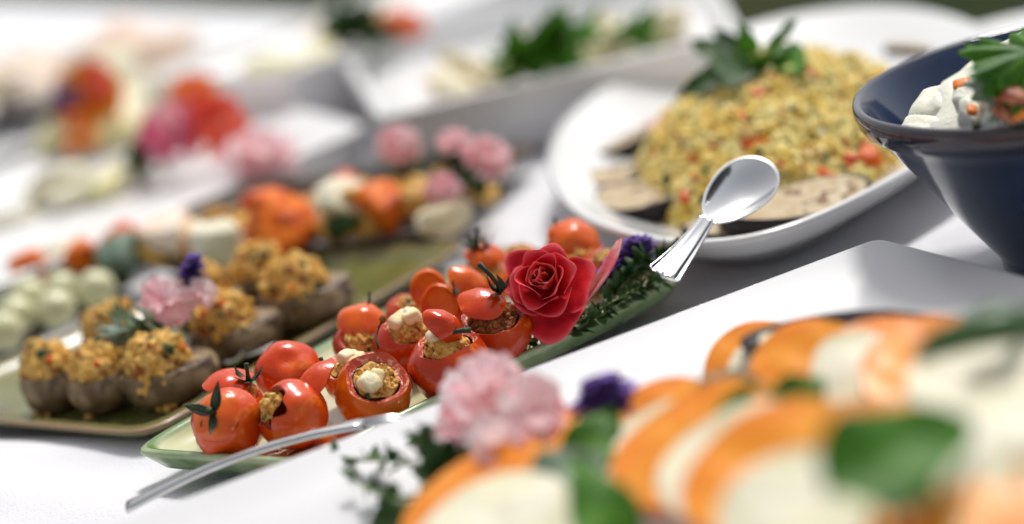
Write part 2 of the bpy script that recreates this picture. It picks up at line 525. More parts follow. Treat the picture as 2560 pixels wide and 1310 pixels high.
# pale green plate of the tomatoes
tp = [at(325, 1160, .010), at(770, 1190, .010), at(1735, 655, .020), at(1262, 625, .012)]
tom_plate = dish('serving_plate', 'long pale green glazed plate holding the stuffed tomatoes and rose', 'plate', tp,
     [(.030, .0005, 0), (.020, .0005, .7), (.006, .006, .9), (.0012, .0125, .9), (0, .0145, 1.0), (.0006, .0158, 1.05), (.0020, .0162, .9), (.0036, .0158, .60), (.0052, .0148, .45), (.0068, .0128, .08), (.014, .0085, 0), (.022, .0078, 0), (.035, .0076, 0)], M['celadon'], p=14, n=160)
# olive plate of the potatoes
pc = at(370, 1088, .010)
pot_c = [at(370, 1088, .010), at(1180, 600, .010), at(640, 640, .010), at(-300, 1025, .010)]
olive_prof = [(.025, .0005, 0), (.016, .0005, .5), (.004, .0055, .6), (.0006, .0085, .9), (0, .0095, 1.0), (.0010, .0104, 1.02), (.0028, .0103, .8), (.0045, .0092, .25), (.0065, .0098, .75), (.0085, .0088, .4), (.0125, .0056, .1), (.020, .0050, 0), (.035, .0050, 0)]
dish('serving_plate', 'olive green glazed rectangular plate holding the stuffed potatoes', 'plate', [pot_c[0], pot_c[1], pot_c[2], pot_c[3]], olive_prof, M['olive'], p=16, n=160)
# olive plate with pale balls at the left edge
dc = rect(at(372, 660, .010), RAD(226), .30, .13)
dish('serving_plate', 'olive plate of pale cheese balls at the left edge of the picture', 'plate', dc, olive_prof, M['olive'], p=14, n=120)
# brown boat shaped tray with roast vegetables
bc = [at(330, 690, .012), at(1085, 585, .012), at(1370, 350, .012), at(640, 470, .012)]
dish('serving_tray', 'dark brown glazed tray of roast vegetable pieces and pink flowers', 'tray', bc,
     [(.03, .0005, 0), (.022, .0005, .3), (.006, .008, .5), (.0005, .0125, .9), (0, .0135, 1.0), (.0010, .0144, 1.0), (.0028, .0140, .6), (.006, .011, .2), (.014, .0066, 0), (.03, .0060, 0)], M['brown'], p=7, n=120)

white_wall = [(.03, .0005, 0), (.012, .0005, 0), (.008, .003, 0)]
def tray_prof(h, slope=.006, rim=.004, floor=.006, wide=0.0):
    return [(.03 + slope, .0005, 0), (slope + .004, .0005, 0), (slope, .003, 0), (slope * .4, h * .6, 0), (.0006, h - .002, 0), (0, h - .0009, 0), (.0008, h, 0), (.0008 + rim, h, 0),
            (.0018 + rim + wide, h - .0015 - wide * .15, 0), (slope + rim + wide + .003, h * .55, 0), (slope * 1.4 + rim + wide + .006, floor + .002, 0), (slope * 1.6 + rim + wide + .014, floor, 0), (slope * 2 + rim + wide + .03, floor, 0)]

# foreground platter
fp0 = at(2195, 595, .03)
fd = (at(400, 1270, .03) - fp0)
fd.z = 0
fL = fd.length + .03
fd.normalize()
fs = Vector((-fd.y, fd.x, 0))
if fs.y > 0:
    fs = -fs
fpl = [fp0 + fd * fL, fp0, fp0 + fs * .27, fp0 + fd * fL + fs * .27]
dish('serving_platter', 'large white stoneware platter nearest the camera with orange and white slices', 'platter', fpl,
     [(.05, .0005, 0), (.034, .0005, 0), (.030, .003, 0), (.006, .026, 0), (.0005, .0290, 0), (0, .0297, 0), (.0008, .0303, 0), (.0022, .0302, 0), (.020, .0235, 0), (.052, .0130, 0), (.060, .0120, 0), (.09, .0115, 0)], M['china3'], p=70, n=400)

# couscous plate: rounded oval outline
cen = Vector((.158, .072, 0))
la = RAD(75)
dL, dW = Vector((math.cos(la), math.sin(la), 0)), Vector((math.sin(la), -math.cos(la), 0))
OUT = [(.030, .079), (.0285, .016), (.0345, -.046), (.051, -.096), (.072, -.132), (.097, -.149), (.124, -.146), (.155, -.127), (.194, -.092), (.240, -.034), (.272, .040), (.286, .120), (.279, .203), (.254, .268), (.214, .297), (.168, .292), (.106, .248), (.067, .203), (.042, .145)]
def oval_dish(name, label, cat, pts, prof, material, n=152):
    P = [Vector((x, y, 0)) for x, y in pts]
    c = sum(P, Vector()) / len(P)
    m_ = len(P)
    loop = []
    for k in range(n):
        f = k / n * m_
        i, t = int(f), f - int(f)
        p0, p1, p2, p3 = P[(i - 1) % m_], P[i % m_], P[(i + 1) % m_], P[(i + 2) % m_]
        loop.append(.5 * ((2 * p1) + (p2 - p0) * t + (2 * p0 - 5 * p1 + 4 * p2 - p3) * t * t + (3 * p1 - p0 - 3 * p2 + p3) * t ** 3))
    for _ in range(6):
        loop = [(loop[k - 1] + loop[k] * 2 + loop[(k + 1) % n]) / 4 for k in range(n)]
    V, F = [], []
    for ins, z, e in prof:
        for q in loop:
            d = q - c
            w = c + d * (1 - ins * 1.25 / d.length)
            V.append(Vector((w.x - c.x, w.y - c.y, z)))
    k = len(prof)
    for j in range(k - 1):
        for i in range(n):
            i2 = (i + 1) % n
            F.append((j * n + i, j * n + i2, (j + 1) * n + i2, (j + 1) * n + i))
    F.append(tuple(reversed(range(n))))
    F.append(tuple(range((k - 1) * n, k * n)))
    return tag(mk(name, V, F, material, loc=c), label, cat)
oval_dish('serving_plate', 'wide white rounded plate holding the couscous mound and spoon', 'plate', OUT,
     [(.06, .0005, 0), (.046, .0005, 0), (.044, .003, 0), (.034, .007, 0), (.010, .0185, 0), (.0018, .0265, 0), (0, .0285, 0), (.0006, .0298, 0), (.0024, .0303, 0), (.0055, .0292, 0), (.020, .0215, 0), (.036, .0145, 0), (.046, .0118, 0), (.06, .0110, 0)], M['china'])

# white trays further back
E0 = at(945, 295, .042)
eq_d = (at(1860, 78, .042) - E0)
eq_d.z = 0
eL = eq_d.length
eq_d.normalize()
eq_n = Vector((-eq_d.y, eq_d.x, 0))
trE = [E0, E0 + eq_d * eL, E0 + eq_d * (eL + .02) + eq_n * .24, E0 + eq_n * .24 - eq_d * .02]
dish('serving_tray', 'deep white tray behind the pink flowers with a green herb garnish', 'tray', [Vector((q.x, q.y, 0)) for q in trE], tray_prof(.042, .004, .006, .028), M['china2'], p=30, n=160)
F0, F1 = at(-60, 735, .026), at(925, 312, .026)
fdir = (F1 - F0)
fdir.z = 0
fl_ = fdir.length
fdir.normalize()
fn_ = Vector((-fdir.y, fdir.x, 0))
trF = [F0, F0 + fdir * (fl_ + .0), F0 + fdir * (fl_ + .09) + fn_ * .27, F0 + fn_ * .27 + fdir * .02]
dish('serving_platter', 'long white wide rimmed platter with red flowers and pale pasta', 'platter', [Vector((q.x, q.y, 0)) for q in trF], tray_prof(.026, .006, .005, .017, .035), M['china2'], p=24, n=160)

# ------------------------------------------------------------------ stuffed tomatoes
def sphere_shell(R, th0, th1, n=40, nv=16, lobes=5, lob=0.03, squash=1.0, seed=0.0, wob=0.0):
    """surface between two polar angles measured from +Z; wob makes the th1 edge ragged"""
    def fn(u, v):
        a = 2 * math.pi * u
        t1 = th1 + wob * noise.noise(Vector((math.cos(a) * 1.6, math.sin(a) * 1.6, seed)))
        th = th0 + (t1 - th0) * v
        l = 1 + lob * math.cos(lobes * a + seed) * math.sin(th) ** 2 * (0.4 + 0.6 * abs(math.cos(th)))
        l *= 1 + 0.075 * noise.noise(Vector((math.sin(th) * math.cos(a), math.sin(th) * math.sin(a), math.cos(th))) * 1.7 + Vector((seed, seed, 0)))
        dimp = 1 - 0.16 * math.exp(-((math.pi - th) / 0.30) ** 2)
        return (R * l * math.sin(th) * math.cos(a), R * l * math.sin(th) * math.sin(a), R * squash * l * dimp * math.cos(th))
    return grid(n, nv, fn, True)

def add_calyx(parent, off, axis, size, seed, stem=0.006, bend=(0, 0, 0), nsep=5, lift=0.35):
    """sepals and a stem; off and axis in world orientation"""
    R = basis(axis, seed)
    r_ = random.Random(int(seed * 977) + 5)
    cal = None
    for k in range(nsep):
        a = 2 * math.pi * k / nsep + r_.uniform(-.3, .3)
        L = size * r_.uniform(.75, 1.2)
        cu = r_.uniform(-1.7, .4)
        V, F = leafmesh(L, L * .20, cu, -0.5, nu=5, nv=9)
        V2, F2 = leafmesh(L, L * .15, cu, 0.35, nu=5, nv=9)
        mm = Mesh().add(V, F).add([v - Vector((0, 0, L * .05)) for v in V2], F2)
        rz = Matrix.Rotation(a, 3, 'Z') @ Matrix.Rotation(-lift * r_.uniform(.2, 1.3), 3, 'Y')
        mm.V = [rz @ v for v in mm.V]
        mm.rot(R, off)
        if cal is None:
            cal = mk('calyx', mm.V, mm.F, M['stem'], parent)
        else:
            s0 = mm
            mk('sepal', s0.V, s0.F, M['stem'], cal)
    ax = Vector(axis).normalized()
    b = Vector(bend)
    if stem > 0:
        pts = [Vector(off) - ax * size * .05, Vector(off) + ax * stem * .35, Vector(off) + ax * stem * .7 + b * .35, Vector(off) + ax * stem + b]
        V, F = tube(pts, [size * .17, size * .10, size * .095, size * .13], 8)
        mk('stem', V, F, M['stem'], cal)
    return cal

def add_lid(parent, off, axis, R, alpha, seed, skin='tomato_b', stretch=1.0, calyx=None, spin=0.0, thick=.0016, flat=1.0):
    """cap of a tomato: outer skin faces along axis"""
    B = basis(axis, spin)
    out = Mesh().add(*sphere_shell(R, 0.02, alpha, 30, 10, lob=.02, seed=seed, wob=.10))
    inn = Mesh().add(*sphere_shell(R - thick, 0.02, alpha * .99, 30, 10, lob=.02, seed=seed, wob=.10))
    zc = R * math.cos(alpha) * .6
    for mm in (out, inn):
        mm.V = [Vector((v.x * stretch, v.y, (v.z - zc) * flat)) for v in mm.V]
    # close the thin edge
    n = 30
    k = len(inn.V)
    edge = [v.copy() for v in out.V[-n:]]
    inn.F = [tuple(reversed(f)) for f in inn.F]
    inn.V += edge
    for i in range(n):
        i2 = (i + 1) % n
        inn.F.append((9 * n + i, 9 * n + i2, k + i2, k + i))
    out.rot(B, off)
    inn.rot(B, off)
    lid = mk('lid', out.V, out.F, M[skin], parent)
    mk('flesh', inn.V, inn.F, M['lid_in'], lid)
    if calyx:
        ax = Vector(axis).normalized()
        add_calyx(lid, Vector(off) + ax * ((R - zc) * flat + .0006), calyx.get('axis', axis), calyx.get('size', .007), seed, calyx.get('stem', .006), calyx.get('bend', (0, 0, 0)), calyx.get('n', 5), calyx.get('lift', .35))
    return lid

def tomato(label, px, py, z, R, axis, cut=50, skin='tomato', fill='crumb', squash=.92, seed=1.0, lob=.03, wob=.18, bulge=.25, ncr=60, wall=.0028):
    loc = at(px, py, z)
    t = thing('stuffed_tomato', label, 'tomato', loc, 'stuffed cherry tomatoes on the pale green plate')
    B = basis(axis, seed)
    th = RAD(cut)
    body = Mesh().add(*sphere_shell(R, math.pi - .02, th, 44, 22, lob=lob, squash=squash, seed=seed, wob=wob))
    body.rot(B)
    n = 44
    mk('skin', body.V, body.F, M[skin], t)
    if cut > 3:
        # rim and inner wall
        inner = Mesh().add(*sphere_shell(R - wall, math.pi * .62, th * 1.02 + .02, 44, 8, lob=lob, squash=squash, seed=seed, wob=wob))
        inner.F = [tuple(reversed(f)) for f in inner.F]
        inner.V = [v * (1 + .02 * noise.noise(v * 900)) for v in inner.V]
        inner.rot(B)
        k = len(inner.V)
        ring = body.V[-n:]
        mid = [(ring[i] + inner.V[7 * n + i]) / 2 + (B @ Vector((0, 0, 1))) * R * .035 for i in range(n)]
        inner.V += mid + [v.copy() for v in ring]
        for i in range(n):
            i2 = (i + 1) % n
            inner.F.append((7 * n + i, 7 * n + i2, k + i2, k + i))
            inner.F.append((k + i, k + i2, k + n + i2, k + n + i))
        mk('flesh', inner.V, inner.F, M['flesh'], t)
        ro = (R - wall) * math.sin(th) * .97
        zo = R * squash * math.cos(th)
        def surf(rr, a):
            return Vector((rr * ro * math.cos(a), rr * ro * math.sin(a), zo - R * .12 + bulge * R * (1 - rr * rr) + .0026 * noise.noise(Vector((rr * 3 * math.cos(a), rr * 3 * math.sin(a), seed)))))
        fm = Mesh().add(*grid(26, 8, lambda u, v: surf(1.0 - v * .99, 2 * math.pi * u), True))
        cr = [surf(math.sqrt(rnd.random()) * .95, rnd.random() * 6.3) for _ in range(ncr)]
        crumbs(fm, cr, .0005, .0017)
        fm.rot(B)
        fo = mk('filling', fm.V, fm.F, M['crumb_dark' if fill == 'dark' else 'crumb'], t)
        if fill == 'cheese':
            for k in range(3):
                a = rnd.random() * 6.3
                p = surf(rnd.uniform(.05, .5), a) + Vector((0, 0, .0012))
                cm = Mesh().add(*cubelet((rnd.uniform(.0030, .0052), rnd.uniform(.0026, .0042), .0028), seed + k))
                cm.rot(B @ basis((rnd.gauss(0, .3), rnd.gauss(0, .3), 1), rnd.random() * 6), B @ p)
                mk('cheese_cube', cm.V, cm.F, M['cheese'], fo)
        hm = Mesh()
        for k in range(9):
            p = surf(math.sqrt(rnd.random()) * .9, rnd.random() * 6.3) + Vector((0, 0, .0007))
            V, F = leafmesh(rnd.uniform(.0018, .0046), rnd.uniform(.0007, .0015), rnd.uniform(-1, 1), .3, nu=3, nv=5)
            q = basis((rnd.gauss(0, .7), rnd.gauss(0, .7), 1), rnd.random() * 6)
            hm.add([p + q @ v for v in V], F)
        hm.rot(B)
        ho = mk('herb_flecks', hm.V, hm.F, M['herb'], fo)
        ho['kind'] = 'stuff'
    return t, loc

U = cdir(0, 1, 0)
FZ = .0085   # plate floor
# front whole tomato with its lid and calyx turned to the lens
t, l0 = tomato('front left whole red tomato with dark calyx facing the camera', 572, 1060, .0232, .0147, cdir(-.30, .34, .88), cut=42, skin='tomato', seed=.4, lob=.02, wob=.05, squash=.95)
add_lid(t, cdir(-.30, .34, .88) * .0066, cdir(-.30, .34, .88), .0147, RAD(45), .9, 'tomato_b', calyx=dict(size=.0125, stem=.0034, n=3, lift=.75), thick=.0014)
# its neighbour behind, lid with stalks
t, l0 = tomato('tomato half hidden behind the front left one with thin dark stalks', 590, 1015, .0205, .0125, cdir(.15, .75, .4), cut=48, skin='tomato', seed=1.7)
add_lid(t, cdir(-.2, .55, -.1) * .0085, cdir(-.1, .80, .35), .0140, RAD(52), 1.2, 'tomato', calyx=None, flat=.75)
add_calyx(t, cdir(.45, .85, .3) * .0125, cdir(-.1, 1, .2), .0085, 1.4, .0075, nsep=6, lift=.35)
# split tomato
t, l0 = tomato('glossy red tomato with torn side beside the front left one', 732, 1038, .0226, .0142, cdir(-.80, .38, .42), cut=36, skin='tomato', seed=2.3, lob=.02, wob=.5, squash=.98)
# dome turned upside down
t, l0 = tomato('upturned tomato dome with small navel behind the torn one', 720, 930, .0235, .0140, -cdir(.02, .45, .75), cut=62, skin='tomato', seed=3.1, squash=.80)
# open ring with white cheese
t, l0 = tomato('open cut tomato ring filled with a white cheese cube in front', 936, 978, .0215, .0158, cdir(.12, .62, .70), cut=54, skin='tomato_b', fill='cheese', seed=4.2, lob=.015, wob=.06, wall=.0042, bulge=.05, squash=.95)
add_lid(t, cdir(-1.0, .02, .25) * .0205, cdir(-.75, .55, .2), .0150, RAD(58), 4.4, 'tomato', stretch=.6, calyx=None, spin=.6)
# shallow one behind the ring
t, l0 = tomato('low tomato with pale cut edge behind the open ring', 885, 935, .0215, .0135, cdir(-.05, .85, .40), cut=70, skin='tomato_b', fill='cheese', seed=5.5)
add_calyx(t, cdir(-.9, -.25, .7) * .0125, cdir(-.25, .9, .3), .0075, 5.9, .009, cdir(-.2, .3, 0) * .002, nsep=3)
# orange arch lid with upright stalks
t, l0 = tomato('tomato under an upright orange lid with two stalks', 905, 868, .0225, .0125, cdir(.1, .55, .75), cut=56, skin='tomato_d', fill='crumb', seed=6.1)
add_lid(t, cdir(-.02, .75, -.35) * .0095, cdir(0, .55, .80), .0125, RAD(62), 6.4, 'tomato_b', calyx=None)
add_calyx(t, cdir(.15, .97, -.4) * .0165, cdir(.06, 1, -.1), .0060, 6.6, .0085, nsep=4)
# crumb topped
t, l0 = tomato('tomato heaped with cream cheese and golden crumbs at the middle', 1018, 862, .0232, .0140, cdir(.10, .82, .50), cut=52, skin='tomato_d', fill='cheese', seed=7.7, bulge=.5, ncr=110)
# large dark one with small lid
t, l0 = tomato('largest dark red tomato at the plate edge with a leaning lid', 1124, 912, .0225, .0170, cdir(-.12, .80, .42), cut=44, skin='tomato_d', fill='cheese', seed=8.3, squash=.86, lob=.02)
add_lid(t, cdir(-.20, .88, .30) * .0165, cdir(.55, .45, .70), .0098, RAD(72), 8.6, 'tomato', stretch=.72, spin=.45)
V, F = tube([cdir(.02, .72, .55) * .0165, cdir(.16, .76, .55) * .0175, cdir(.28, .70, .5) * .0185, cdir(.40, .66, .45) * .0195], [.0009, .0010, .0011, .0013], 8)
mk('stem', V, F, M['stem'], t)
# right dark tomato below the rose
t, l0 = tomato('dark tomato below the rose with toasted filling and tilted lid', 1238, 838, .0232, .0158, cdir(-.12, .78, .50), cut=52, skin='tomato_d', fill='dark', seed=9.6, ncr=120)
add_lid(t, cdir(-.35, .85, .40) * .0150, cdir(-.05, .62, .75), .0092, RAD(62), 9.9, 'tomato', stretch=1.3, spin=-.65, calyx=None, flat=.42)
add_calyx(t, cdir(.10, .98, .30) * .0195, cdir(-.25, .85, .45), .0095, 9.3, .0085, cdir(-.9, .55, 0) * .0075, nsep=5, lift=.6)
# upright orange discs
t, l0 = tomato('red tomato behind the two upright orange lids', 1030, 790, .0215, .0120, cdir(.15, .8, .3), cut=56, skin='tomato', seed=10.2)
add_lid(t, at(1072, 722, .036) - l0, -cdir(.12, .20, .95), .0105, RAD(64), 10.7, 'tomato_b', stretch=.88, spin=.2, flat=.55)
add_lid(t, at(1098, 758, .034) - l0, -cdir(-.10, .12, .98), .0104, RAD(64), 11.1, 'tomato_b', stretch=.85, spin=-.2, flat=.5)
t, l0 = tomato('tomato with a glossy leaning lid between orange lids and rose', 1168, 760, .0218, .0125, cdir(.1, .8, .35), cut=56, skin='tomato_d', fill='dark', seed=11.7)
add_lid(t, at(1165, 708, .034) - l0, cdir(.35, .45, .75), .0112, RAD(58), 11.9, 'tomato_b', stretch=.8, spin=.7, flat=.6)
add_calyx(t, at(1136, 735, .036) - l0, cdir(-.1, 1, .1), .0045, 11.3, .006, nsep=3)
t, l0 = tomato('small orange tomato behind with upright feathery stalk', 1215, 705, .0215, .0125, cdir(-.1, .8, .4), cut=58, skin='tomato', seed=12.4)
add_lid(t, cdir(-.1, .9, -.1) * .010, cdir(.05, .75, .55), .0115, RAD(52), 12.8, 'tomato_b')
add_calyx(t, cdir(-.25, .95, .15) * .0145, cdir(-.02, 1, 0), .010, 12.1, .0105, nsep=6, lift=.9)
# behind the rose
t, l0 = tomato('orange tomato rising behind the rose with a short stalk', 1432, 655, .0225, .0155, cdir(.05, .75, .55), cut=58, skin='tomato_b', seed=13.2)
add_lid(t, cdir(.0, .85, -.1) * .009, cdir(.05, .6, .75), .0135, RAD(62), 13.5, 'tomato_b', flat=.9)
add_calyx(t, cdir(-.70, .95, -.2) * .0150, cdir(.1, 1, 0), .0065, 13.8, .0085, nsep=5, lift=.7)
t, l0 = tomato('yellow orange tomato sliver at the left of the rose', 1300, 655, .0205, .0100, cdir(-.1, .8, .4), cut=56, skin='tomato_b', seed=14.2)
t, l0 = tomato('peach orange tomato between the rose and the lavender', 1515, 668, .0205, .0100, cdir(.1, .8, .45), cut=58, skin='tomato_b', seed=15.2)

l0 = at(945, 872, .030)
t = thing('tomato_stalk', 'thin dark stalk with a tiny dry bud at the middle tomatoes', 'stalk', l0)
q = [Vector(), at(940, 845, .033) - l0, at(948, 815, .037) - l0, at(957, 798, .039) - l0]
V, F = tube(q, [.0006, .0005, .0005, .0006], 6)
mk('stem', V, F, M['stem'], t)
V, F = blob((.0014, .0014, .0019), .2, 2, 2, 3.0)
mk('bud', [v + q[-1] for v in V], F, M['crumb_dark'], t)
# juice pooled on the plate
def puddle(label, px, py, rx, ry, seed, zz=.0088):
    p = at(px, py, zz)
    def fn(u, v):
        a = 2 * math.pi * u
        r = (1 - v) * (1 + .35 * noise.noise(Vector((math.cos(a) * 1.5, math.sin(a) * 1.5, seed))))
        return (rx * r * math.cos(a), ry * r * math.sin(a), .0010 * (1 - (1 - v) ** 4))
    V, F = grid(36, 6, fn, True)
    Rz = Matrix.Rotation(RAD(40), 3, 'Z')
    tag(mk('juice_puddle', [Rz @ v for v in V], F, M['oil'], loc=p), label, 'juice', 'orange juice pooled on the green plate')
puddle('orange oily juice pooled under the front tomatoes', 800, 1120, .034, .014, 2.2, .0080)
puddle('small juice stain beside the front left tomato', 640, 1150, .010, .006, 4.7, .0080)

# ------------------------------------------------------------------ flowers
def rose(label, loc, axis, size):
    t = thing('rose', label, 'rose', loc)
    B = basis(axis, 0.6)
    N = 21
    for i in range(N):
        s = i / (N - 1)
        r_ = random.Random(i * 13 + 3)
        phi = i * 2.39996 + r_.uniform(-.35, .35)
        tilt = RAD(-4 + 74 * s ** 1.1) + r_.uniform(-.12, .12)
        L = size * (.66 + .46 * s) * r_.uniform(.9, 1.1)
        Wd = size * (.26 + .50 * s) * r_.uniform(.9, 1.12)
        r0 = size * (.012 + .05 * s)
        h0 = size * (.34 - .46 * s)
        wrap = 1.7 - .85 * s
        curlt = (.05 + .95 * s) * r_.uniform(.4, 1.4)
        cl_ = []
        x, z = r0, h0
        for k in range(61):
            cl_.append((x, z))
            vv = (k + .5) / 60
            a = tilt + .85 * (1 - vv) ** 2 - .35 * math.sin(math.pi * vv) + curlt * max(0, vv - .70) ** 1.5 * 7.0
            x += math.sin(a) * L / 60
            z += math.cos(a) * L / 60
        def fn(u, v, phi=phi, L=L, Wd=Wd, wrap=wrap, curlt=curlt, cl_=cl_, i=i):
            q = u * 2 - 1
            ve = v * (1 - .30 * abs(q) ** 2.6 + .035 * math.sin(q * 4 + i) * v)
            x, z = cl_[min(60, max(0, int(ve * 60)))]
            x2, z2 = cl_[min(60, int(ve * 60) + 1)]
            fr = ve * 60 - int(ve * 60)
            x, z = x + (x2 - x) * fr, z + (z2 - z) * fr
            wk = .16 + .84 * math.sin(min(1, ve * 1.25) * math.pi / 2)
            ang = q * wrap * wk
            rc = Wd / wrap
            yy = rc * math.sin(ang)
            xx = x - rc * (1 - math.cos(ang))
            ruf = .075 * size * math.sin(q * 4 + i * 1.7) * v ** 3 + .09 * size * noise.noise(Vector((q * 1.6, v * 2, i)))
            xx += ruf + curlt * .14 * L * max(0, abs(q) - .5) * v * 2
            c_, s_ = math.cos(phi), math.sin(phi)
            return (xx * c_ - yy * s_, xx * s_ + yy * c_, z)
        V, F = grid(13, 13, fn)
        # give the petal a little thickness at its lip
        mm = Mesh().add(V, F)
        mm.rot(B)
        o = mk('petal', mm.V, mm.F, M['rose_in' if i < 7 else 'rose'], t, attr=[min(.8, .75 * (jj / 12) ** 9 + .45 * abs(ii / 6 - 1) ** 12 * (jj / 12)) for jj in range(13) for ii in range(13)])
        sm = o.modifiers.new('thick', 'SOLIDIFY')
        sm.thickness = .00022
        ss = o.modifiers.new('smooth', 'SUBSURF')
        ss.levels = ss.render_levels = 1
    return t

rl = at(1368, 722, .036)
rose('open deep red rose among the tomatoes', rl, cdir(-.22, .36, .90), .0195)

def carnation(name, label, cat, loc, axis, size, mats, n=22, group=None, ruffle=.16, flat=1.0):
    t = thing(name, label, cat, loc, group)
    B = basis(axis, loc[0] * 37)
    for i in range(n):
        s = (i + .5) / n
        r_ = random.Random(int(loc[0] * 9999) + i * 31)
        phi = i * 2.39996 + r_.uniform(-.3, .3)
        tilt = RAD(10 + 72 * s) + r_.uniform(-.15, .15)
        L = size * r_.uniform(.8, 1.1)
        W = size * r_.uniform(.42, .62)
        sd = r_.random() * 20
        def fn(u, v):
            q = u * 2 - 1
            a = tilt + .35 * v
            w = W * (.12 + .88 * v ** .8)
            x = L * v * math.sin(a) * (1 - .08 * q * q)
            z = L * v * math.cos(a) * flat * (1 - .12 * q * q)
            ru = ruffle * size * v * v * math.sin(q * 7 + sd) + .06 * size * v * noise.noise(Vector((q * 3, v * 3, sd)))
            y = q * w
            x += ru * math.cos(a)
            z -= ru * math.sin(a)
            return (x * math.cos(phi) - y * math.sin(phi), x * math.sin(phi) + y * math.cos(phi), z)
        V, F = grid(11, 8, fn)
        mm = Mesh().add(V, F)
        mm.rot(B)
        mk('petal', mm.V, mm.F, M[mats[i % len(mats)]], t)
    return t

def sprig(name, label, cat, loc, path, leafL, leafW, matname, n=26, stemr=.0006, group=None, spread=1.0, stemmat='stalk', extra=None, pairs=True, seed=1):
    """path: points relative to loc"""
    t = thing(name, label, cat, loc, group)
    path = [Vector(p) for p in path]
    V, F = tube(path, [stemr * (1 - .5 * k / len(path)) for k in range(len(path))], 7)
    mk('stem', V, F, M[stemmat], t)
    r_ = random.Random(seed)
    m_ = Mesh()
    for k in range(n):
        s = (k + .5) / n * (len(path) - 1)
        i = min(int(s), len(path) - 2)
        p = path[i].lerp(path[i + 1], s - i)
        tan = (path[i + 1] - path[i]).normalized()
        d = Vector((r_.gauss(0, 1), r_.gauss(0, 1), r_.gauss(0, 1) + .35))
        d = (d - tan * d.dot(tan)).normalized() * spread + tan * .55
        Lf = leafL * r_.uniform(.6, 1.25)
        V, F = leafmesh(Lf, leafW * r_.uniform(.7, 1.2), r_.uniform(-.6, .8), .25, nu=5, nv=7)
        x = d.normalized()
        y = Vector((0, 0, 1)).cross(x)
        y = y.normalized() if y.length > 1e-3 else Vector((0, 1, 0))
        z = x.cross(y)
        R = Matrix((x, y, z)).transposed() @ Matrix.Rotation(r_.uniform(-.8, .8), 3, 'X')
        m_.add([p + R @ v for v in V], F)
    o = mk('leaves', m_.V, m_.F, M[matname], t)
    o['kind'] = 'stuff'
    return t

# thyme and friends along the green edge
def pth(pts):
    q = [at(*p) for p in pts]
    return q[0], [v - q[0] for v in q]
l0, pa = pth([(1300, 858, .0165), (1370, 838, .018), (1450, 800, .02), (1530, 755, .022), (1600, 715, .024)])
sprig('thyme_sprig', 'long thyme sprig lying along the front green plate edge', 'herb', l0, pa, .0055, .0018, 'leaf', 70, .0007, 'herb sprigs beside the rose', seed=3)
l0, pa = pth([(1420, 835, .016), (1500, 790, .018), (1580, 735, .02), (1650, 700, .021)])
sprig('thyme_sprig', 'dark bushy thyme sprig under the right side of the rose', 'herb', l0, pa, .0070, .0024, 'leaf', 60, .0007, 'herb sprigs beside the rose', seed=8)
l0, pa = pth([(1520, 760, .020), (1560, 710, .025), (1590, 665, .030), (1615, 640, .033)])
sprig('oregano_sprig', 'upright green sprig with pointed leaf tuft right of the rose', 'herb', l0, pa, .0085, .0026, 'leaf', 44, .0007, 'herb sprigs beside the rose', seed=5)
l0, pa = pth([(1560, 720, .018), (1610, 680, .022), (1660, 645, .026), (1700, 630, .028)])
sprig('oregano_sprig', 'soft green sprig next to the spoon handle end', 'herb', l0, pa, .0080, .0030, 'leaf', 46, .0007, 'herb sprigs beside the rose', seed=6)
l0, pa = pth([(1490, 700, .024), (1520, 660, .029), (1545, 635, .032)])
sprig('herb_stalk', 'bare pale stalk poking out over the plate edge', 'herb', at(1290, 858, .0185), [v - at(1290, 858, .0185) for v in (at(1290, 858, .0185), at(1350, 845, .0185), at(1410, 822, .019), at(1450, 795, .019))], .005, .0016, 'leaf', 6, .0009, 'herb sprigs beside the rose', seed=9)

def lavender(label, pts, n, size, group='lavender flowers', seed=1):
    q = [at(*p) for p in pts]
    l0 = q[0]
    t = thing('lavender_sprig', label, 'lavender', l0, group)
    pa = [v - l0 for v in q]
    V, F = tube(pa, .0006, 6)
    mk('stem', V, F, M['stalk'], t)
    r_ = random.Random(seed)
    m_ = Mesh()
    for k in range(n):
        s = r_.uniform(.25, 1) * (len(pa) - 1)
        i = min(int(s), len(pa) - 2)
        p = pa[i].lerp(pa[i + 1], s - i)
        d = Vector((r_.gauss(0, 1), r_.gauss(0, 1), r_.gauss(0, 1) + .4)).normalized()
        V, F = leafmesh(size * r_.uniform(.7, 1.3), size * .28, r_.uniform(-.5, 1.2), .5, nu=5, nv=6)
        m_.add([p + basis(d.orthogonal(), r_.random() * 6).inverted() @ v * 1 + d * size * .3 for v in V], F)
    o = mk('blossom', m_.V, m_.F, M['purple'], t)
    o['kind'] = 'stuff'
lavender('purple lavender blossom behind the pink petal', [(1520, 720, .020), (1555, 660, .028), (1590, 622, .033), (1620, 612, .035)], 90, .0048, seed=4)
lavender('dark purple lavender tip beside the right rose petals', [(1490, 745, .020), (1510, 700, .026), (1530, 665, .030)], 40, .0045, seed=7)

# single pink and white petal leaning right of the rose
pl = at(1455, 760, .027)
tipp = at(1548, 598, .047) - pl
def pet(u, v):
    q = u * 2 - 1
    w = .0042 * math.sin(math.pi * min(1, .1 + v * .86)) ** .7
    side = cdir(.85, .45, .3)
    nrm = cdir(-.3, .2, .95)
    p = tipp * v + nrm * (.004 * math.sin(v * math.pi) + abs(q) * w * .5) + side * q * w + cdir(.6, -.4, 0) * .003 * math.sin(v * 3.1)
    return p
V, F = grid(9, 18, pet)
o = tag(mk('loose_petal', V, F, M['petal2'], loc=pl), 'narrow pink and white loose petal standing right of the rose', 'petal')
sm = o.modifiers.new('thick', 'SOLIDIFY'); sm.thickness = .0006

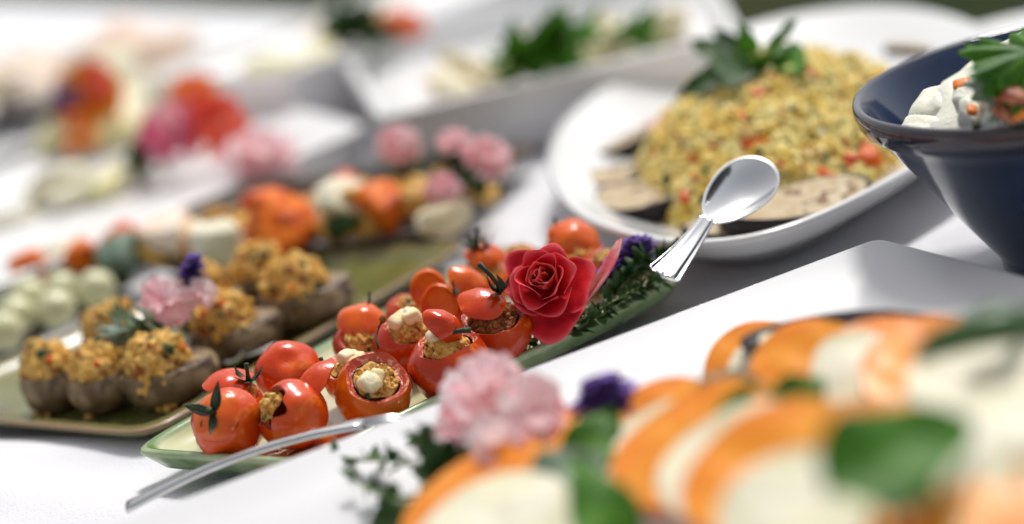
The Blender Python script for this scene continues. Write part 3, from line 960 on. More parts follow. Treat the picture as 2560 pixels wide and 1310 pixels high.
# ------------------------------------------------------------------ spoon on the couscous plate
def spoon(label, pe, pn, pb, wbowl, whandle, up, name='spoon', mat_='silver', zneck=0.0, fiddle=True):
    """handle end, neck, bowl tip in world space"""
    loc = pe.copy()
    t = thing(name, label, 'spoon', loc)
    ax = (pn - pe).normalized()
    up = (up - ax * up.dot(ax)).normalized()
    sd = ax.cross(up)
    L = (pn - pe).length
    def hf(u, v):
        a = 2 * math.pi * u
        # widths: fiddle end, waist, neck
        w = whandle * ((1.0 - .58 * v ** .7) if fiddle else (1 - .5 * v))
        w = max(w, whandle * .40)
        if v < .06:
            w *= (v / .06) ** .35 * .9 + .1
        th = .0011 + .0007 * v
        ca, sa = math.cos(a), math.sin(a)
        x = w * math.copysign(abs(ca) ** .55, ca)
        z = th * math.copysign(abs(sa) ** .8, sa)
        if fiddle and sa > .1:
            q = abs(x) / max(w, 1e-6)
            z += .0009 * math.cos(q * 12.5) * (1 - v * .7) - .0004
        bow = .0045 * math.sin(v * math.pi) + .004 * (1 - v) ** 3
        return ax * (L * v) + sd * x + up * (z - bow * .5 + .002)
    V, F = grid(40, 40, hf, True)
    n = 40
    F.append(tuple(reversed(range(n))))
    F.append(tuple(range(39 * n, 40 * n)))
    mk('handle', V, F, M[mat_], t)
    bx = (pb - pn)
    BL = bx.length
    bx.normalize()
    bu = (up - bx * up.dot(bx)).normalized()
    bs = bx.cross(bu)
    o0 = pn - loc
    def bf(u, v, off=0):
        a = 2 * math.pi * u
        # egg outline
        ex = .5 - .5 * math.cos(a)
        hw_ = wbowl * (math.sin(a)) * (1 - .22 * math.cos(a)) if True else 0
        r = 1 - v
        x = BL * (.52 + (ex - .52) * r)
        y = hw_ * r
        z = -(.30 * wbowl * 2) * (1 - r ** 2.2) * .8 + off
        return o0 + bx * x + bs * y + bu * (z + .0015)
    V, F = grid(56, 14, lambda u, v: bf(u, v), True)
    V2, F2 = grid(56, 14, lambda u, v: bf(u, v, -.0011), True)
    mm = Mesh().add(V, F).add(V2, [tuple(reversed(f)) for f in F2])
    k = 56 * 14
    for i in range(56):
        i2 = (i + 1) % 56
        mm.F.append((i, k + i, k + i2, i2))
    mk('bowl', mm.V, mm.F, M[mat_], t)
    return t
spoon('silver serving spoon resting on the couscous with its handle over the plate rim', at(1655, 692, .033), at(1768, 556, .044), at(1922, 408, .058), .0132, .0080, cdir(-.10, .55, .82))

# serving utensil whose steel handle crosses the front of the green plate
pe, pn = at(318, 1268, .012), at(905, 1058, .0225)
loc = pe
t = thing('serving_fork', 'steel serving fork lying across the front edge of the green plate', 'fork', loc)
ax = (pn - pe)
L = ax.length
ax.normalize()
upv = (Vector((0, 0, 1)) - ax * ax.z).normalized()
sdv = ax.cross(upv)
def hf(u, v):
    a = 2 * math.pi * u
    w = .0048 - .0028 * min(1, v / .35) + .0026 * max(0, v - .8) / .2
    ca, sa = math.cos(a), math.sin(a)
    return ax * (L * v) + sdv * (w * math.copysign(abs(ca) ** .6, ca)) + upv * (.0016 * math.copysign(abs(sa) ** .7, sa) + .004 * math.sin(v * math.pi))
V, F = grid(24, 30, hf, True)
F.append(tuple(reversed(range(24))))
F.append(tuple(range(29 * 24, 30 * 24)))
mk('handle', V, F, M['steel'], t)
for k in (-1, 0, 1):
    p0 = ax * (L * .985) + sdv * k * .0030
    p1 = p0 + ax * .012 + upv * -.002
    p2 = p0 + ax * .026 + upv * -.007
    V, F = tube([p0, p1, p2], [.0011, .0010, .0005], 6)
    mk('tine', V, F, M['steel'], t)

# ------------------------------------------------------------------ navy bowl with creamy salad
bcx = Vector((.2375, -.188, 0))
def bowl_prof():
    return [(.036, .0008, 0), (.038, .0015, 0), (.0385, .006, 0), (.040, .009, 0), (.052, .026, 0), (.066, .048, 0), (.0775, .064, .05), (.082, .069, .25), (.0855, .0715, .6), (.0876, .0755, .85),
            (.0882, .0795, 1.0), (.0874, .0822, 1.05), (.0858, .0829, .9), (.0838, .0815, .35), (.0815, .0765, .1), (.074, .062, 0), (.060, .042, 0), (.045, .026, 0), (.020, .016, 0), (.002, .0145, 0)]
pr_ = bowl_prof()
V, F = lathe([(r, z) for r, z, e in pr_], 120, cap0=True, cap1=True)
E_ = [e for r, z, e in pr_ for _ in range(120)]
tag(mk('salad_bowl', V, F, M['navy'], loc=bcx, attr=E_), 'glossy navy blue salad bowl at the right edge', 'bowl')
sl = bcx + Vector((0, 0, .060))
t = thing('creamy_salad', 'creamy white salad with bacon bits heaped in the navy bowl', 'salad', sl)
V, F = grid(60, 14, lambda u, v: (.068 * (1 - v) * math.cos(6.2832 * u), .068 * (1 - v) * math.sin(6.2832 * u),
      .004 + .032 * (1 - (1 - v) ** 2) ** .8 + .005 * noise.noise(Vector((6 * (1 - v) * math.cos(6.28 * u), 6 * (1 - v) * math.sin(6.28 * u), 2)))), True)
mk('salad_base', V, F, M['eggwhite'], t)
def ribbed(h, seed):
    V, F = grid(40, 26, lambda u, v: (0, 0, 0), True)
    k = 0
    for j in range(26):
        ph = math.pi * j / 25
        for i in range(40):
            a = 2 * math.pi * i / 40
            v = Vector((math.sin(ph) * math.cos(a), math.sin(ph) * math.sin(a), math.cos(ph)))
            m_ = (abs(v.x) ** 4 + abs(v.y) ** 4 + abs(v.z) ** 4) ** .25
            w = v / m_
            w.z += .10 * math.sin(w.x * 15 + seed)
            w *= 1 + .12 * noise.noise(w * 1.4 + Vector((seed, 0, 0)))
            V[k] = Vector((w.x * h[0], w.y * h[1], w.z * h[2]))
            k += 1
    return V, F
for k, (px, py, z, hx, hy, hz, sp, ax) in enumerate([
    (2395, 262, .076, .0190, .0105, .0065, .25, (-.25, -.25, 1)), (2345, 300, .072, .0150, .0100, .0055, .5, (-.2, -.2, 1)),
    (2480, 285, .080, .0120, .0100, .0075, .4, (0, -.5, 1)), (2520, 235, .088, .0110, .0090, .0070, -.5, (.1, -.4, 1)),
    (2555, 295, .080, .0130, .0100, .0070, -.2, (.2, -.6, 1)), (2450, 235, .085, .0110, .0090, .0065, .8, (-.1, -.2, 1)), (2610, 240, .088, .015, .012, .009, .3, (0, -.3, 1))]):
    p = at(px, py, z)
    mm = Mesh().add(*ribbed((hx, hy, hz), k * 2.1))
    mm.rot(basis(ax, sp), p - sl)
    mk('potato_chunk', mm.V, mm.F, M['eggwhite'], t)
for k, (px, py, z, s_, mt) in enumerate([(2405, 213, .090, .0035, 'carrot'), (2510, 270, .090, .0042, 'bacon'), (2540, 240, .095, .005, 'bacon'), (2500, 240, .094, .0028, 'bacon'), (2430, 275, .086, .0025, 'carrot'), (2550, 275, .090, .004, 'carrot'), (2498, 175, .100, .002, 'carrot'), (2525, 290, .088, .0032, 'bacon'), (2555, 205, .098, .004, 'bacon'), (2470, 205, .096, .0025, 'herb'), (2490, 215, .095, .003, 'bacon'), (2440, 310, .084, .002, 'herb')]):
    p = at(px, py, z)
    mm = Mesh().add(*cubelet((s_, s_ * .8, s_ * .5), k))
    mm.rot(basis((rnd.gauss(0, .4), -.5, 1), k), p - sl)
    mk('garnish_piece', mm.V, mm.F, M[mt], t)

def parsley(label, pts_c, R0, size, n=3, mname='leaf_b', group=None, lobes=5):
    t = thing('parsley_leaf', label, 'herb', pts_c, group)
    for k in range(n):
        a0 = -1.1 + 2.2 * k / max(1, n - 1)
        def fn(u, v):
            th = (u * 2 - 1) * 1.25
            r = size * (.62 + .30 * abs(math.cos(th * lobes * .5)) ** .7 + .07 * math.cos(th * 19)) * (1 if k == 1 else .85)
            r *= v
            z = .10 * size * math.cos(th * lobes) * v * v + .10 * size * math.sin(k * 2 + th * 2) * v - .25 * size * v * v
            return (r * math.cos(th * .72 + a0), r * math.sin(th * .72 + a0), z + k * .0008)
        V, F = grid(65, 9, fn)
        mm = Mesh().add(V, F)
        mm.rot(R0)
        mk('leaflet', mm.V, mm.F, M[mname], t)
    V, F = tube([Vector((0, 0, 0)), R0 @ Vector((-.01, 0, -.002)), R0 @ Vector((-.025, .004, -.008))], .0008, 6)
    mk('stem', V, F, M['stalk'], t)
parsley('fresh parsley leaf on top of the creamy salad', at(2590, 135, .106), basis(cdir(.0, .70, .70), 0) @ Matrix.Rotation(RAD(180), 3, 'Z'), .030, 3)
parsley('grey green lower parsley leaf on the creamy salad', at(2565, 185, .100), basis(cdir(-.2, .40, .9), 0) @ Matrix.Rotation(RAD(178), 3, 'Z'), .024, 3, 'leaf_g')

# ------------------------------------------------------------------ couscous mound
mc = Vector((.148, .044, .011))
cous = thing('couscous_salad', 'golden couscous mound with red peppers and herbs on the white plate', 'salad', mc)
def mound(x, y):
    # elongated heap, local coordinates; long axis along the plate
    a = (x * dL.x + y * dL.y) / .130
    b = (x * dW.x + y * dW.y) / .076
    r2 = a * a + b * b
    h = max(0.0, 1 - r2)
    z = .046 * h ** .72 * (1 - .12 * a)
    z += (.006 * noise.noise(Vector((x * 40, y * 40, 3))) + .0055 * noise.noise(Vector((x * 120, y * 120, 5))) + .002 * noise.noise(Vector((x * 300, y * 300, 8)))) * min(1, h * 4)
    return z, r2
V, F = grid(72, 22, lambda u, v: (0, 0, 0), True)
k = 0
for j in range(22):
    r = 1 - j / 21 * .995
    for i in range(72):
        a = 2 * math.pi * i / 72
        p = dL * (.130 * r * math.cos(a)) + dW * (.076 * r * math.sin(a))
        V[k] = Vector((p.x, p.y, max(0, mound(p.x, p.y)[0] - .0012)))
        k += 1
mk('couscous_core', V, F, M['couscous'], cous)
nrs = np.random.RandomState(3)
V0 = np.array([tuple(v) for v in ICO[0][0]])
F0i = np.array(ICO[0][1])
NG = 20000
Vg, Fg = [], []
cnt = 0
while cnt < NG:
    r, a = math.sqrt(nrs.rand()), nrs.rand() * 6.2832
    if nrs.rand() < .06:
        r = min(1.02, 1 + abs(nrs.randn()) * .02)
    p = dL * (.130 * r * math.cos(a)) + dW * (.076 * r * math.sin(a))
    z, r2 = mound(p.x, p.y)
    if r2 > 1.05 or (p.y > .06 and nrs.rand() < .45):
        cnt += 1
        continue
    s_ = nrs.uniform(.0007, .0017)
    q = V0 * s_ * nrs.uniform(.75, 1.25, 3) + np.array([p.x, p.y, z + nrs.uniform(-.0004, .0016)])
    Fg.append(F0i + len(Vg) * 12)
    Vg.append(q)
    cnt += 1
V1c = np.array([tuple(v) for v in ICO[1][0]])
F1c = np.array(ICO[1][1])
nv_ = len(Vg) * 12
for _ in range(2600):
    r, a = math.sqrt(nrs.rand()) * 1.0, nrs.rand() * 6.2832
    p = dL * (.130 * r * math.cos(a)) + dW * (.076 * r * math.sin(a))
    z, r2 = mound(p.x, p.y)
    s_ = nrs.uniform(.0010, .0026)
    q = V1c * s_ * nrs.uniform(.7, 1.3, 3) * (1 + .22 * nrs.randn(len(V1c), 1)) + np.array([p.x, p.y, z + nrs.uniform(0, .0028)])
    Fg.append(F1c + nv_)
    Vg.append(q)
    nv_ += len(V1c)
Vg, Fg = np.concatenate(Vg), np.concatenate(Fg)
g = mk('couscous_grains', Vg.tolist(), Fg.tolist(), M['couscous'], cous)
g['kind'] = 'stuff'
for nm, mt, cnt_, sz in (('herb_flecks', 'herb', 170, .0022), ('pepper_flecks', 'pepper_bit', 45, .0020), ('onion_flecks', 'onion', 40, .0018)):
    m_ = Mesh()
    for _ in range(cnt_):
        r, a = math.sqrt(nrs.rand()) * .97, nrs.rand() * 6.2832
        p = dL * (.130 * r * math.cos(a)) + dW * (.076 * r * math.sin(a))
        crumbs(m_, [Vector((p.x, p.y, mound(p.x, p.y)[0] + .0012))], sz * .6, sz * 1.2)
    o = mk(nm, m_.V, m_.F, M[mt], cous)
    o['kind'] = 'stuff'
def on_mound(px, py):
    """first point of the heap (or plate) along the sight line of a pixel"""
    z = .085
    while z > .014:
        p = at(px, py, z)
        if mc.z + mound(p.x - mc.x, p.y - mc.y)[0] > z:
            return p
        z -= .0008
    return at(px, py, .014)
bits = [(1900, 240, 26, 'pepper_bit'), (1945, 205, 20, 'onion'), (1885, 215, 18, 'onion'), (2005, 190, 26, 'pepper_bit'), (2030, 200, 16, 'onion'), (1850, 180, 18, 'pepper_bit'), (1880, 365, 26, 'pepper_bit'), (1900, 360, 18, 'orange_bit'),
        (1635, 325, 20, 'pepper_bit'), (1640, 390, 18, 'orange_bit'), (2130, 405, 30, 'pepper_bit'), (2170, 400, 36, 'orange_bit'), (2060, 455, 30, 'orange_bit'), (2090, 460, 22, 'orange_bit'), (1720, 500, 22, 'pepper_bit'), (1860, 300, 16, 'orange_bit'),
        (1600, 440, 30, 'herb'), (1680, 460, 34, 'herb'), (1690, 475, 26, 'herb'), (2020, 355, 28, 'herb'), (2000, 365, 18, 'leaf_g'), (2045, 340, 18, 'leaf_g'), (1960, 440, 24, 'leaf'), (1990, 455, 26, 'leaf'), (2030, 320, 16, 'herb'), (1820, 320, 20, 'herb'),
        (1760, 310, 16, 'orange_bit'), (1800, 270, 14, 'orange_bit'), (1700, 350, 14, 'herb'), (2100, 270, 16, 'orange_bit'), (2190, 200, 20, 'orange_bit'), (2250, 165, 24, 'orange_bit'), (2010, 250, 14, 'herb'), (1950, 290, 14, 'orange_bit'), (2080, 320, 16, 'herb'), (1740, 400, 16, 'orange_bit'), (1780, 370, 14, 'pepper_bit'), (2060, 400, 18, 'leaf'), (2110, 360, 14, 'pepper_bit'), (1670, 300, 14, 'orange_bit'), (1830, 410, 14, 'pepper_bit'), (1940, 340, 16, 'herb')]
for k, (px, py, s_, mt) in enumerate(bits):
    p = on_mound(px, py)
    r = msize(p, s_) * 1.05
    if mt in ('herb', 'leaf', 'leaf_g'):
        V, F = leafmesh(r * 2.2, r * .8, rnd.uniform(-.5, 1), .3, wav=.1, nu=5, nv=7)
        mm = Mesh().add([v - Vector((r, 0, 0)) for v in V], F)
        mm.rot(basis(cdir(rnd.uniform(-.4, .4), .6, .8), rnd.random() * 6), p - mc + Vector((0, 0, .002)))
    else:
        mm = Mesh().add(*cubelet((r * .9, r * .75, r * .6), k))
        mm.rot(basis((rnd.gauss(0, .4), rnd.gauss(0, .4) - .4, 1), rnd.random() * 6), p - mc + Vector((0, 0, .0012)))
    mk('herb_piece' if mt in ('herb', 'leaf', 'leaf_g') else 'vegetable_piece', mm.V, mm.F, M[mt], cous)

# eggplant slices
def eggplant(label, px, py, z, L, W, T, axis, spin):
    p = at(px, py, z)
    t = thing('eggplant_slice', label, 'eggplant', p, 'grilled eggplant slices round the couscous')
    B = basis(axis, 0) @ Matrix.Rotation(spin, 3, 'Z')
    def out(a, k=1.0):
        return Vector((L * k * math.cos(a), W * k * math.sin(a) * (1 + .15 * math.cos(a)), 0))
    n = 48
    fl = Mesh()
    V, F = grid(n, 7, lambda u, v: out(6.28318 * u, (1 - v * .995) * .95) + Vector((0, 0, T / 2 + .0008 * noise.noise(out(6.28318 * u, 1 - v) * 220) * (v > .05))), True)
    fl.add(V, F)
    V, F = grid(n, 7, lambda u, v: out(6.28318 * u, (1 - v * .995)) - Vector((0, 0, T / 2)), True)
    fl.add(V, [tuple(reversed(f)) for f in F])
    bend = lambda v: Vector((v.x, v.y, v.z + .12 * L * (v.x / L) ** 2 * .5))
    fl.V = [bend(v) for v in fl.V]
    fl.rot(B)
    mk('flesh', fl.V, fl.F, M['aub_flesh'], t)
    sk = Mesh().add(*grid(n, 5, lambda u, v: out(6.28318 * u, (.94, .985, 1.02, 1.02, .98)[int(round(v * 4))]) + Vector((0, 0, T * (.505, .52, .25, -.25, -.505)[int(round(v * 4))])), True))
    sk.V = [bend(v) for v in sk.V]
    sk.rot(B)
    mk('skin', sk.V, sk.F, M['aub_skin'], t)
eggplant('large eggplant slice left of the spoon with dark skin edge', 1600, 508, .019, .029, .019, .0090, (-.05, -.02, 1), RAD(-62))
eggplant('eggplant slice under the left end of the couscous', 1545, 455, .019, .024, .016, .0085, (-.05, .02, 1), RAD(-40))
eggplant('small dark eggplant slice at the far left of the couscous', 1560, 372, .018, .018, .013, .008, (-.2, .1, 1), RAD(30))
eggplant('pale browned eggplant slice in front of the couscous by the rim', 1990, 520, .022, .036, .021, .0075, (.05, -.10, 1), RAD(10))
eggplant('narrow dark eggplant slice under the spoon neck', 1850, 575, .018, .026, .012, .009, (0, -.2, 1), RAD(-10))
eggplant('eggplant slice at the back of the couscous plate', 2270, 130, .030, .022, .013, .005, (.3, .1, 1), RAD(75))

# basil sprig on the couscous
bl = on_mound(1880, 215)
t = thing('basil_sprig', 'basil sprig with pointed leaves topping the couscous', 'herb', bl)
for k, (x0, y0, x1, y1, dz, w) in enumerate([(1870, 160, 1725, 115, .012, .30), (1860, 170, 1700, 235, .004, .26), (1880, 150, 1775, 80, .020, .30), (1905, 150, 2005, 165, .008, .36), (1910, 140, 2010, 62, .022, .20), (1885, 145, 1850, 70, .022, .34), (1880, 160, 1810, 190, .012, .36), (1895, 150, 1940, 120, .016, .34)]):
    a = at(x0, y0 + 5, bl.z + .006)
    b = at(x1, y1 - 12, bl.z + .006 + dz)
    d = b - a
    V, F = leafmesh(d.length, d.length * w * .80, rnd.uniform(-.2, .3), .25, wav=.12, nu=9, nv=13, seed=k)
    x = d.normalized()
    zz = cdir(rnd.uniform(-.25, .25), .40, .9)
    zz = (zz - x * zz.dot(x)).normalized()
    y = zz.cross(x)
    R = Matrix((x, y, zz)).transposed()
    mk('leaf', [a - bl + R @ v for v in V], F, M['leaf' if k in (0, 1, 2, 6) else 'leaf_b'], t)
V, F = tube([Vector((0, 0, -.004)), Vector((.001, 0, .006)), Vector((.002, .001, .012))], .0011, 7)
mk('stem', V, F, M['stalk'], t)

# ------------------------------------------------------------------ stuffed potatoes
def potato(label, px, py, z, L, W, H, ang, seed, fill_off=(0, 0), fs=(1, 1, 1)):
    z = .0052 + H * .97
    p = at(px, py, z)
    t = thing('stuffed_potato', label, 'potato', p, 'stuffed baby potatoes on the olive plate')
    Rz = Matrix.Rotation(ang, 3, 'Z')
    mm = Mesh().add(*blob((L * 1.08, W * 1.10, H * 1.12), .10, 1.3, 4, seed))
    mm.V = [Vector((v.x, v.y, max(-H * .98, min(v.z, H * .42 + .0008 * noise.noise(v * 300))))) for v in mm.V]
    mm.rot(Rz)
    mk('shell', mm.V, mm.F, M['potato'], t)
    fm = Mesh()
    V0, F0 = ICO[4]
    fx, fy, fz = L * .80 * fs[0], W * .92 * fs[1], H * 1.05 * fs[2]
    base = Vector((fill_off[0], fill_off[1], H * .38))
    def fp(v):
        d = 1 + .24 * noise.fractal(v * 2.0 + Vector((seed, 2, 3)), 1, 2, 3) + .10 * noise.noise(v * 7 + Vector((seed, 0, 0)))
        return base + Vector((v.x * fx, v.y * fy, v.z * fz)) * d
    fm.add([fp(v) for v in V0], F0)
    pts = []
    for _ in range(330):
        v = Vector((rnd.gauss(0, 1), rnd.gauss(0, 1), abs(rnd.gauss(0, 1)))).normalized()
        pts.append(fp(v))
    crumbs(fm, pts, .0004, .0015)
    fm.rot(Rz)
    fo = mk('stuffing', fm.V, fm.F, M['stuffing'], t)
    for k in range(9):
        v = Vector((rnd.gauss(0, 1), rnd.gauss(0, 1) - .5, abs(rnd.gauss(0, .8)))).normalized()
        q = fp(v)
        mt = 'orange_bit' if k < 2 else 'herb'
        s_ = rnd.uniform(.0016, .0030)
        cm = Mesh().add(*blob((s_, s_ * .8, s_ * .6), .3, 2, 2, seed + k))
        cm.rot(basis(v, k), q)
        cm.rot(Rz)
        mk('pepper_fleck' if k < 2 else 'herb_fleck', cm.V, cm.F, M[mt], fo)
potato('leftmost stuffed potato on the olive plate', 132, 952, .019, .0145, .0150, .0135, RAD(20), 1.1)
potato('second stuffed potato from the left, under the rosemary', 258, 955, .019, .0155, .0150, .0130, RAD(35), 2.2)
potato('stuffed potato with pale right end nearest the plate corner', 425, 935, .019, .0205, .0165, .0130, RAD(12), 3.3, (-.004, 0), (.86, 1, 1.15))
potato('stuffed potato right of the pink flower beside the plate edge', 590, 832, .019, .0205, .0165, .0135, RAD(16), 4.4, (-.0045, 0), (.85, 1, 1.1))
potato('stuffed potato heaped behind the pink flower', 520, 770, .021, .0170, .0160, .0140, RAD(30), 5.5, (0, 0), (1, 1, 1.2))
potato('stuffed potato hidden behind the rosemary', 290, 850, .019, .0160, .0155, .0130, RAD(40), 6.6)
potato('blurred stuffed potato farthest back on the olive plate', 655, 708, .020, .0170, .0165, .0145, RAD(25), 7.7)
potato('blurred stuffed potato with bare pale right end at the back', 765, 745, .020, .0220, .0170, .0145, RAD(14), 8.8, (-.004, 0), (.86, 1, 1.1))
# crumbs fallen on the olive plate
def crumb_pile(label, px, py, n, sp, z=.006):
    p = at(px, py, z)
    m_ = Mesh()
    crumbs(m_, [Vector((rnd.gauss(0, sp), rnd.gauss(0, sp), abs(rnd.gauss(0, sp * .35)))) for _ in range(n)], .0008, .0021)
    tag(mk('crumbs', m_.V, m_.F, M['stuffing'], loc=p), label, 'crumbs', 'crumbs fallen on the olive plate')
crumb_pile('golden crumbs fallen at the front edge of the olive plate', 428, 1022, 26, .0025)
crumb_pile('few crumbs below the leftmost potato', 105, 1035, 9, .0035)
crumb_pile('single crumb speck in front of the second potato', 228, 1042, 4, .001)
carnation('carnation', 'pink carnation lying on the stuffed potatoes', 'flower', at(418, 765, .042), cdir(-.1, .6, .7), .0140, ['palepink', 'pink', 'palepink'], 16, ruffle=.10)
carnation('carnation_petals', 'pale petal tuft right beside the pink potato carnation', 'flower', at(500, 735, .044), cdir(.5, .5, .6), .0085, ['palepink'], 8)
l0, pa = pth([(385, 790, .042), (340, 815, .040), (310, 830, .037), (280, 845, .034)])
sprig('rosemary_sprig', 'rosemary tuft beneath the pink carnation on the potatoes', 'herb', l0, pa, .0120, .0011, 'leaf_g', 46, .0010, None, .8, seed=11)
l0, pa = pth([(420, 820, .036), (360, 835, .036), (310, 800, .037), (290, 790, .037)])
sprig('rosemary_sprig', 'darker rosemary needles lying behind the first tuft', 'herb', l0, pa, .0110, .0011, 'leaf', 40, .0010, None, .8, seed=12)
lavender('purple blossom behind the pink potato carnation', [(460, 730, .046), (478, 690, .052), (490, 665, .056)], 40, .0050, seed=13)
# small spoon tip on the olive rim
spoon('small steel spoon lying on the olive plate rim', at(560, 905, .012), at(610, 895, .012), at(685, 855, .012), .0055, .0025, Vector((0, 0, 1)), 'small_spoon', 'steel', fiddle=False)

# ------------------------------------------------------------------ left and back: blurred dishes
def heap(name, label, cat, pts, z, r, mt, n, mt2=None, seed=1, group=None, piece=.012):
    """pile of soft pieces along a pixel path"""
    q = [at(*p, z) for p in pts]
    l0 = q[0]
    t = thing(name, label, cat, l0, group)
    r_ = random.Random(seed)
    for k in range(n):
        s = r_.random() * (len(q) - 1)
        i = min(int(s), len(q) - 2)
        p = q[i].lerp(q[i + 1], s - i) + Vector((r_.gauss(0, r), r_.gauss(0, r), abs(r_.gauss(0, r * .35))))
        s_ = piece * r_.uniform(.7, 1.3)
        mm = Mesh().add(*blob((s_ * 1.4, s_, s_ * .6), .25, 1.5, 2, k + seed))
        mm.rot(basis((r_.gauss(0, .4), r_.gauss(0, .4), 1), r_.random() * 6), p - l0)
        mk('piece', mm.V, mm.F, M[mt2 if (mt2 and r_.random() < .35) else mt], t)
    return t
def lump(name, label, cat, px, py, z, rx, ry, rz, mt, seed, group=None, amp=.18, axis=(0, 0, 1)):
    p = at(px, py, z)
    mm = Mesh().add(*blob((rx, ry, rz), amp, 1.6, 3, seed))
    mm.rot(basis(axis, seed))
    return tag(mk(name, mm.V, mm.F, M[mt], loc=p), label, cat, group)
for k, (px, py, lb) in enumerate([(40, 788, 'pale cheese ball at the very left of the olive plate'), (140, 772, 'lower middle pale cheese ball'), (152, 725, 'upper middle pale cheese ball'), (240, 722, 'rightmost pale cheese ball'), (75, 745, 'pale cheese ball between the left and upper middle ones'), (8, 828, 'pale cheese ball cut by the left picture border')]):
    lump('cheese_ball', lb + (' on the olive plate' if 'olive' not in lb else ''), 'cheese', px, py, .0155, .0105, .0105, .0098, 'egg', k + .3, 'pale cheese balls', .05)
G = 'roast vegetable pieces'
def chunk(r, k):
    """knife cut, roasted and shrunken: uneven block"""
    V0, F = ICO[3]
    r_ = random.Random(k * 7 + 1)
    pl_ = [(Vector((r_.gauss(0, 1), r_.gauss(0, 1), r_.gauss(0, 1))).normalized(), r_.uniform(.45, .85)) for _ in range(9)]
    V = []
    for v in V0:
        q = min([1.0] + [d_ / max(1e-3, v.dot(n_)) for n_, d_ in pl_ if v.dot(n_) > 0])
        q *= 1 + .10 * noise.noise(v * 3 + Vector((k, 0, 0)))
        V.append(Vector((v.x * r * 1.25, v.y * r, v.z * r * .95)) * q)
    return V, F
for k, (px, py, z, r, mt, nm, lb) in enumerate([
    (65, 678, .022, .016, 'orange_bit', 'carrot_chunk', 'leftmost orange carrot chunk behind the cheese balls'),
    (140, 645, .022, .016, 'mozz', 'cheese_chunk', 'white cheese chunk between two carrot chunks at the left'),
    (218, 642, .022, .014, 'orange_bit', 'carrot_chunk', 'second orange carrot chunk from the left'),
    (120, 690, .016, .012, 'herb', 'zucchini_chunk', 'dark zucchini chunk below the left white cheese'),
    (300, 602, .026, .015, 'pepper_bit', 'pepper_chunk', 'coral pepper chunk above the dark zucchini'),
    (310, 645, .020, .017, 'leaf_g', 'zucchini_chunk', 'grey green zucchini chunk beside the bright rim'),
    (290, 680, .014, .013, 'herb', 'zucchini_chunk', 'darkest zucchini chunk low behind the cheese balls')]):
    mm = Mesh().add(*chunk(r * .85, k))
    mm.rot(basis((rnd.gauss(0, .2), rnd.gauss(0, .2), 1), rnd.random() * 6))
    tag(mk(nm, mm.V, mm.F, M[mt], loc=at(px, py, z)), lb, nm.split('_')[0], G)
for k, (px, py, z, r, mt, nm, lb) in enumerate([
    (430, 585, .026, .022, 'peach', 'squash_chunk', 'peach coloured squash chunk at the left of the brown tray'),
    (470, 600, .020, .016, 'cream', 'squash_chunk', 'golden brown squash chunk next to the peach one'),
    (560, 600, .026, .020, 'mozz', 'cheese_chunk', 'white green streaked cheese chunk left of the big orange one'),
    (690, 560, .028, .026, 'orange_bit', 'pepper_chunk', 'big orange pepper chunk in the brown tray'),
    (650, 530, .028, .016, 'pepper_bit', 'pepper_chunk', 'red pepper chunk behind the big orange one'),
    (780, 550, .022, .016, 'cream', 'squash_chunk', 'beige squash chunk right of the big orange pepper'),
    (850, 515, .030, .020, 'mozz', 'cheese_chunk', 'white cheese chunk at the middle of the brown tray'),
    (840, 475, .034, .014, 'pepper_bit', 'pepper_chunk', 'small red pepper chunk above the middle cheese'),
    (860, 565, .020, .015, 'leaf', 'zucchini_chunk', 'dark green zucchini chunk below the middle cheese'),
    (960, 520, .026, .020, 'orange_bit', 'pepper_chunk', 'orange pepper chunk left of the low pink flower'),
    (1020, 500, .024, .018, 'stuffing', 'squash_chunk', 'golden squash chunk at the right end of the brown tray'),
    (920, 560, .018, .016, 'stuffing', 'squash_chunk', 'amber squash chunk near the brown tray rim'),
    (740, 600, .015, .014, 'stuffing', 'squash_chunk', 'amber squash chunk in front of the big orange pepper')]):
    mm = Mesh().add(*chunk(r * .80, k + 9))
    mm.rot(basis((rnd.gauss(0, .3), rnd.gauss(0, .3), 1), rnd.random() * 6))
    tag(mk(nm, mm.V, mm.F, M[mt], loc=at(px, py, z)), lb, nm.split('_')[0], G)
heap('roast_vegetables', 'small golden and dark roast bits scattered in the brown tray', 'vegetables', [(460, 620), (640, 590), (800, 560), (980, 520), (1080, 490)], .016, .016, 'stuffing', 90, 'herb', 41, piece=.0075)
carnation('carnation', 'pink carnation standing at the left above the brown tray', 'flower', at(995, 368, .050), cdir(0, .5, .8), .0120, ['pink', 'palepink'], 20, 'pink carnations on the brown tray')
carnation('carnation', 'small pink carnation at the top of the brown tray', 'flower', at(1135, 365, .048), cdir(-.2, .7, .5), .0095, ['pink', 'palepink'], 18, 'pink carnations on the brown tray')
carnation('carnation', 'wide pale pink carnation at the right end of the brown tray', 'flower', at(1215, 405, .040), cdir(.3, .6, .6), .0135, ['palepink', 'pink'], 22, 'pink carnations on the brown tray')
carnation('carnation', 'low pink carnation in front on the brown tray', 'flower', at(1110, 480, .030), cdir(0, .6, .7), .0100, ['pink', 'pink', 'palepink'], 18, 'pink carnations on the brown tray')
l0, pa = pth([(1000, 480, .02), (1010, 440, .028), (1020, 410, .036), (1000, 385, .042)])
sprig('herb_sprig', 'green sprig under the left pink carnation', 'herb', l0, pa, .011, .004, 'leaf', 40, .001, 'green sprigs on the brown tray', seed=21)
l0, pa = pth([(1120, 480, .02), (1140, 440, .028), (1125, 410, .036), (1110, 385, .042)])
sprig('herb_sprig', 'green sprig between the small and wide pink carnations', 'herb', l0, pa, .011, .004, 'leaf', 40, .001, 'green sprigs on the brown tray', seed=22)
l0, pa = pth([(1150, 470, .02), (1180, 455, .026), (1210, 445, .03)])
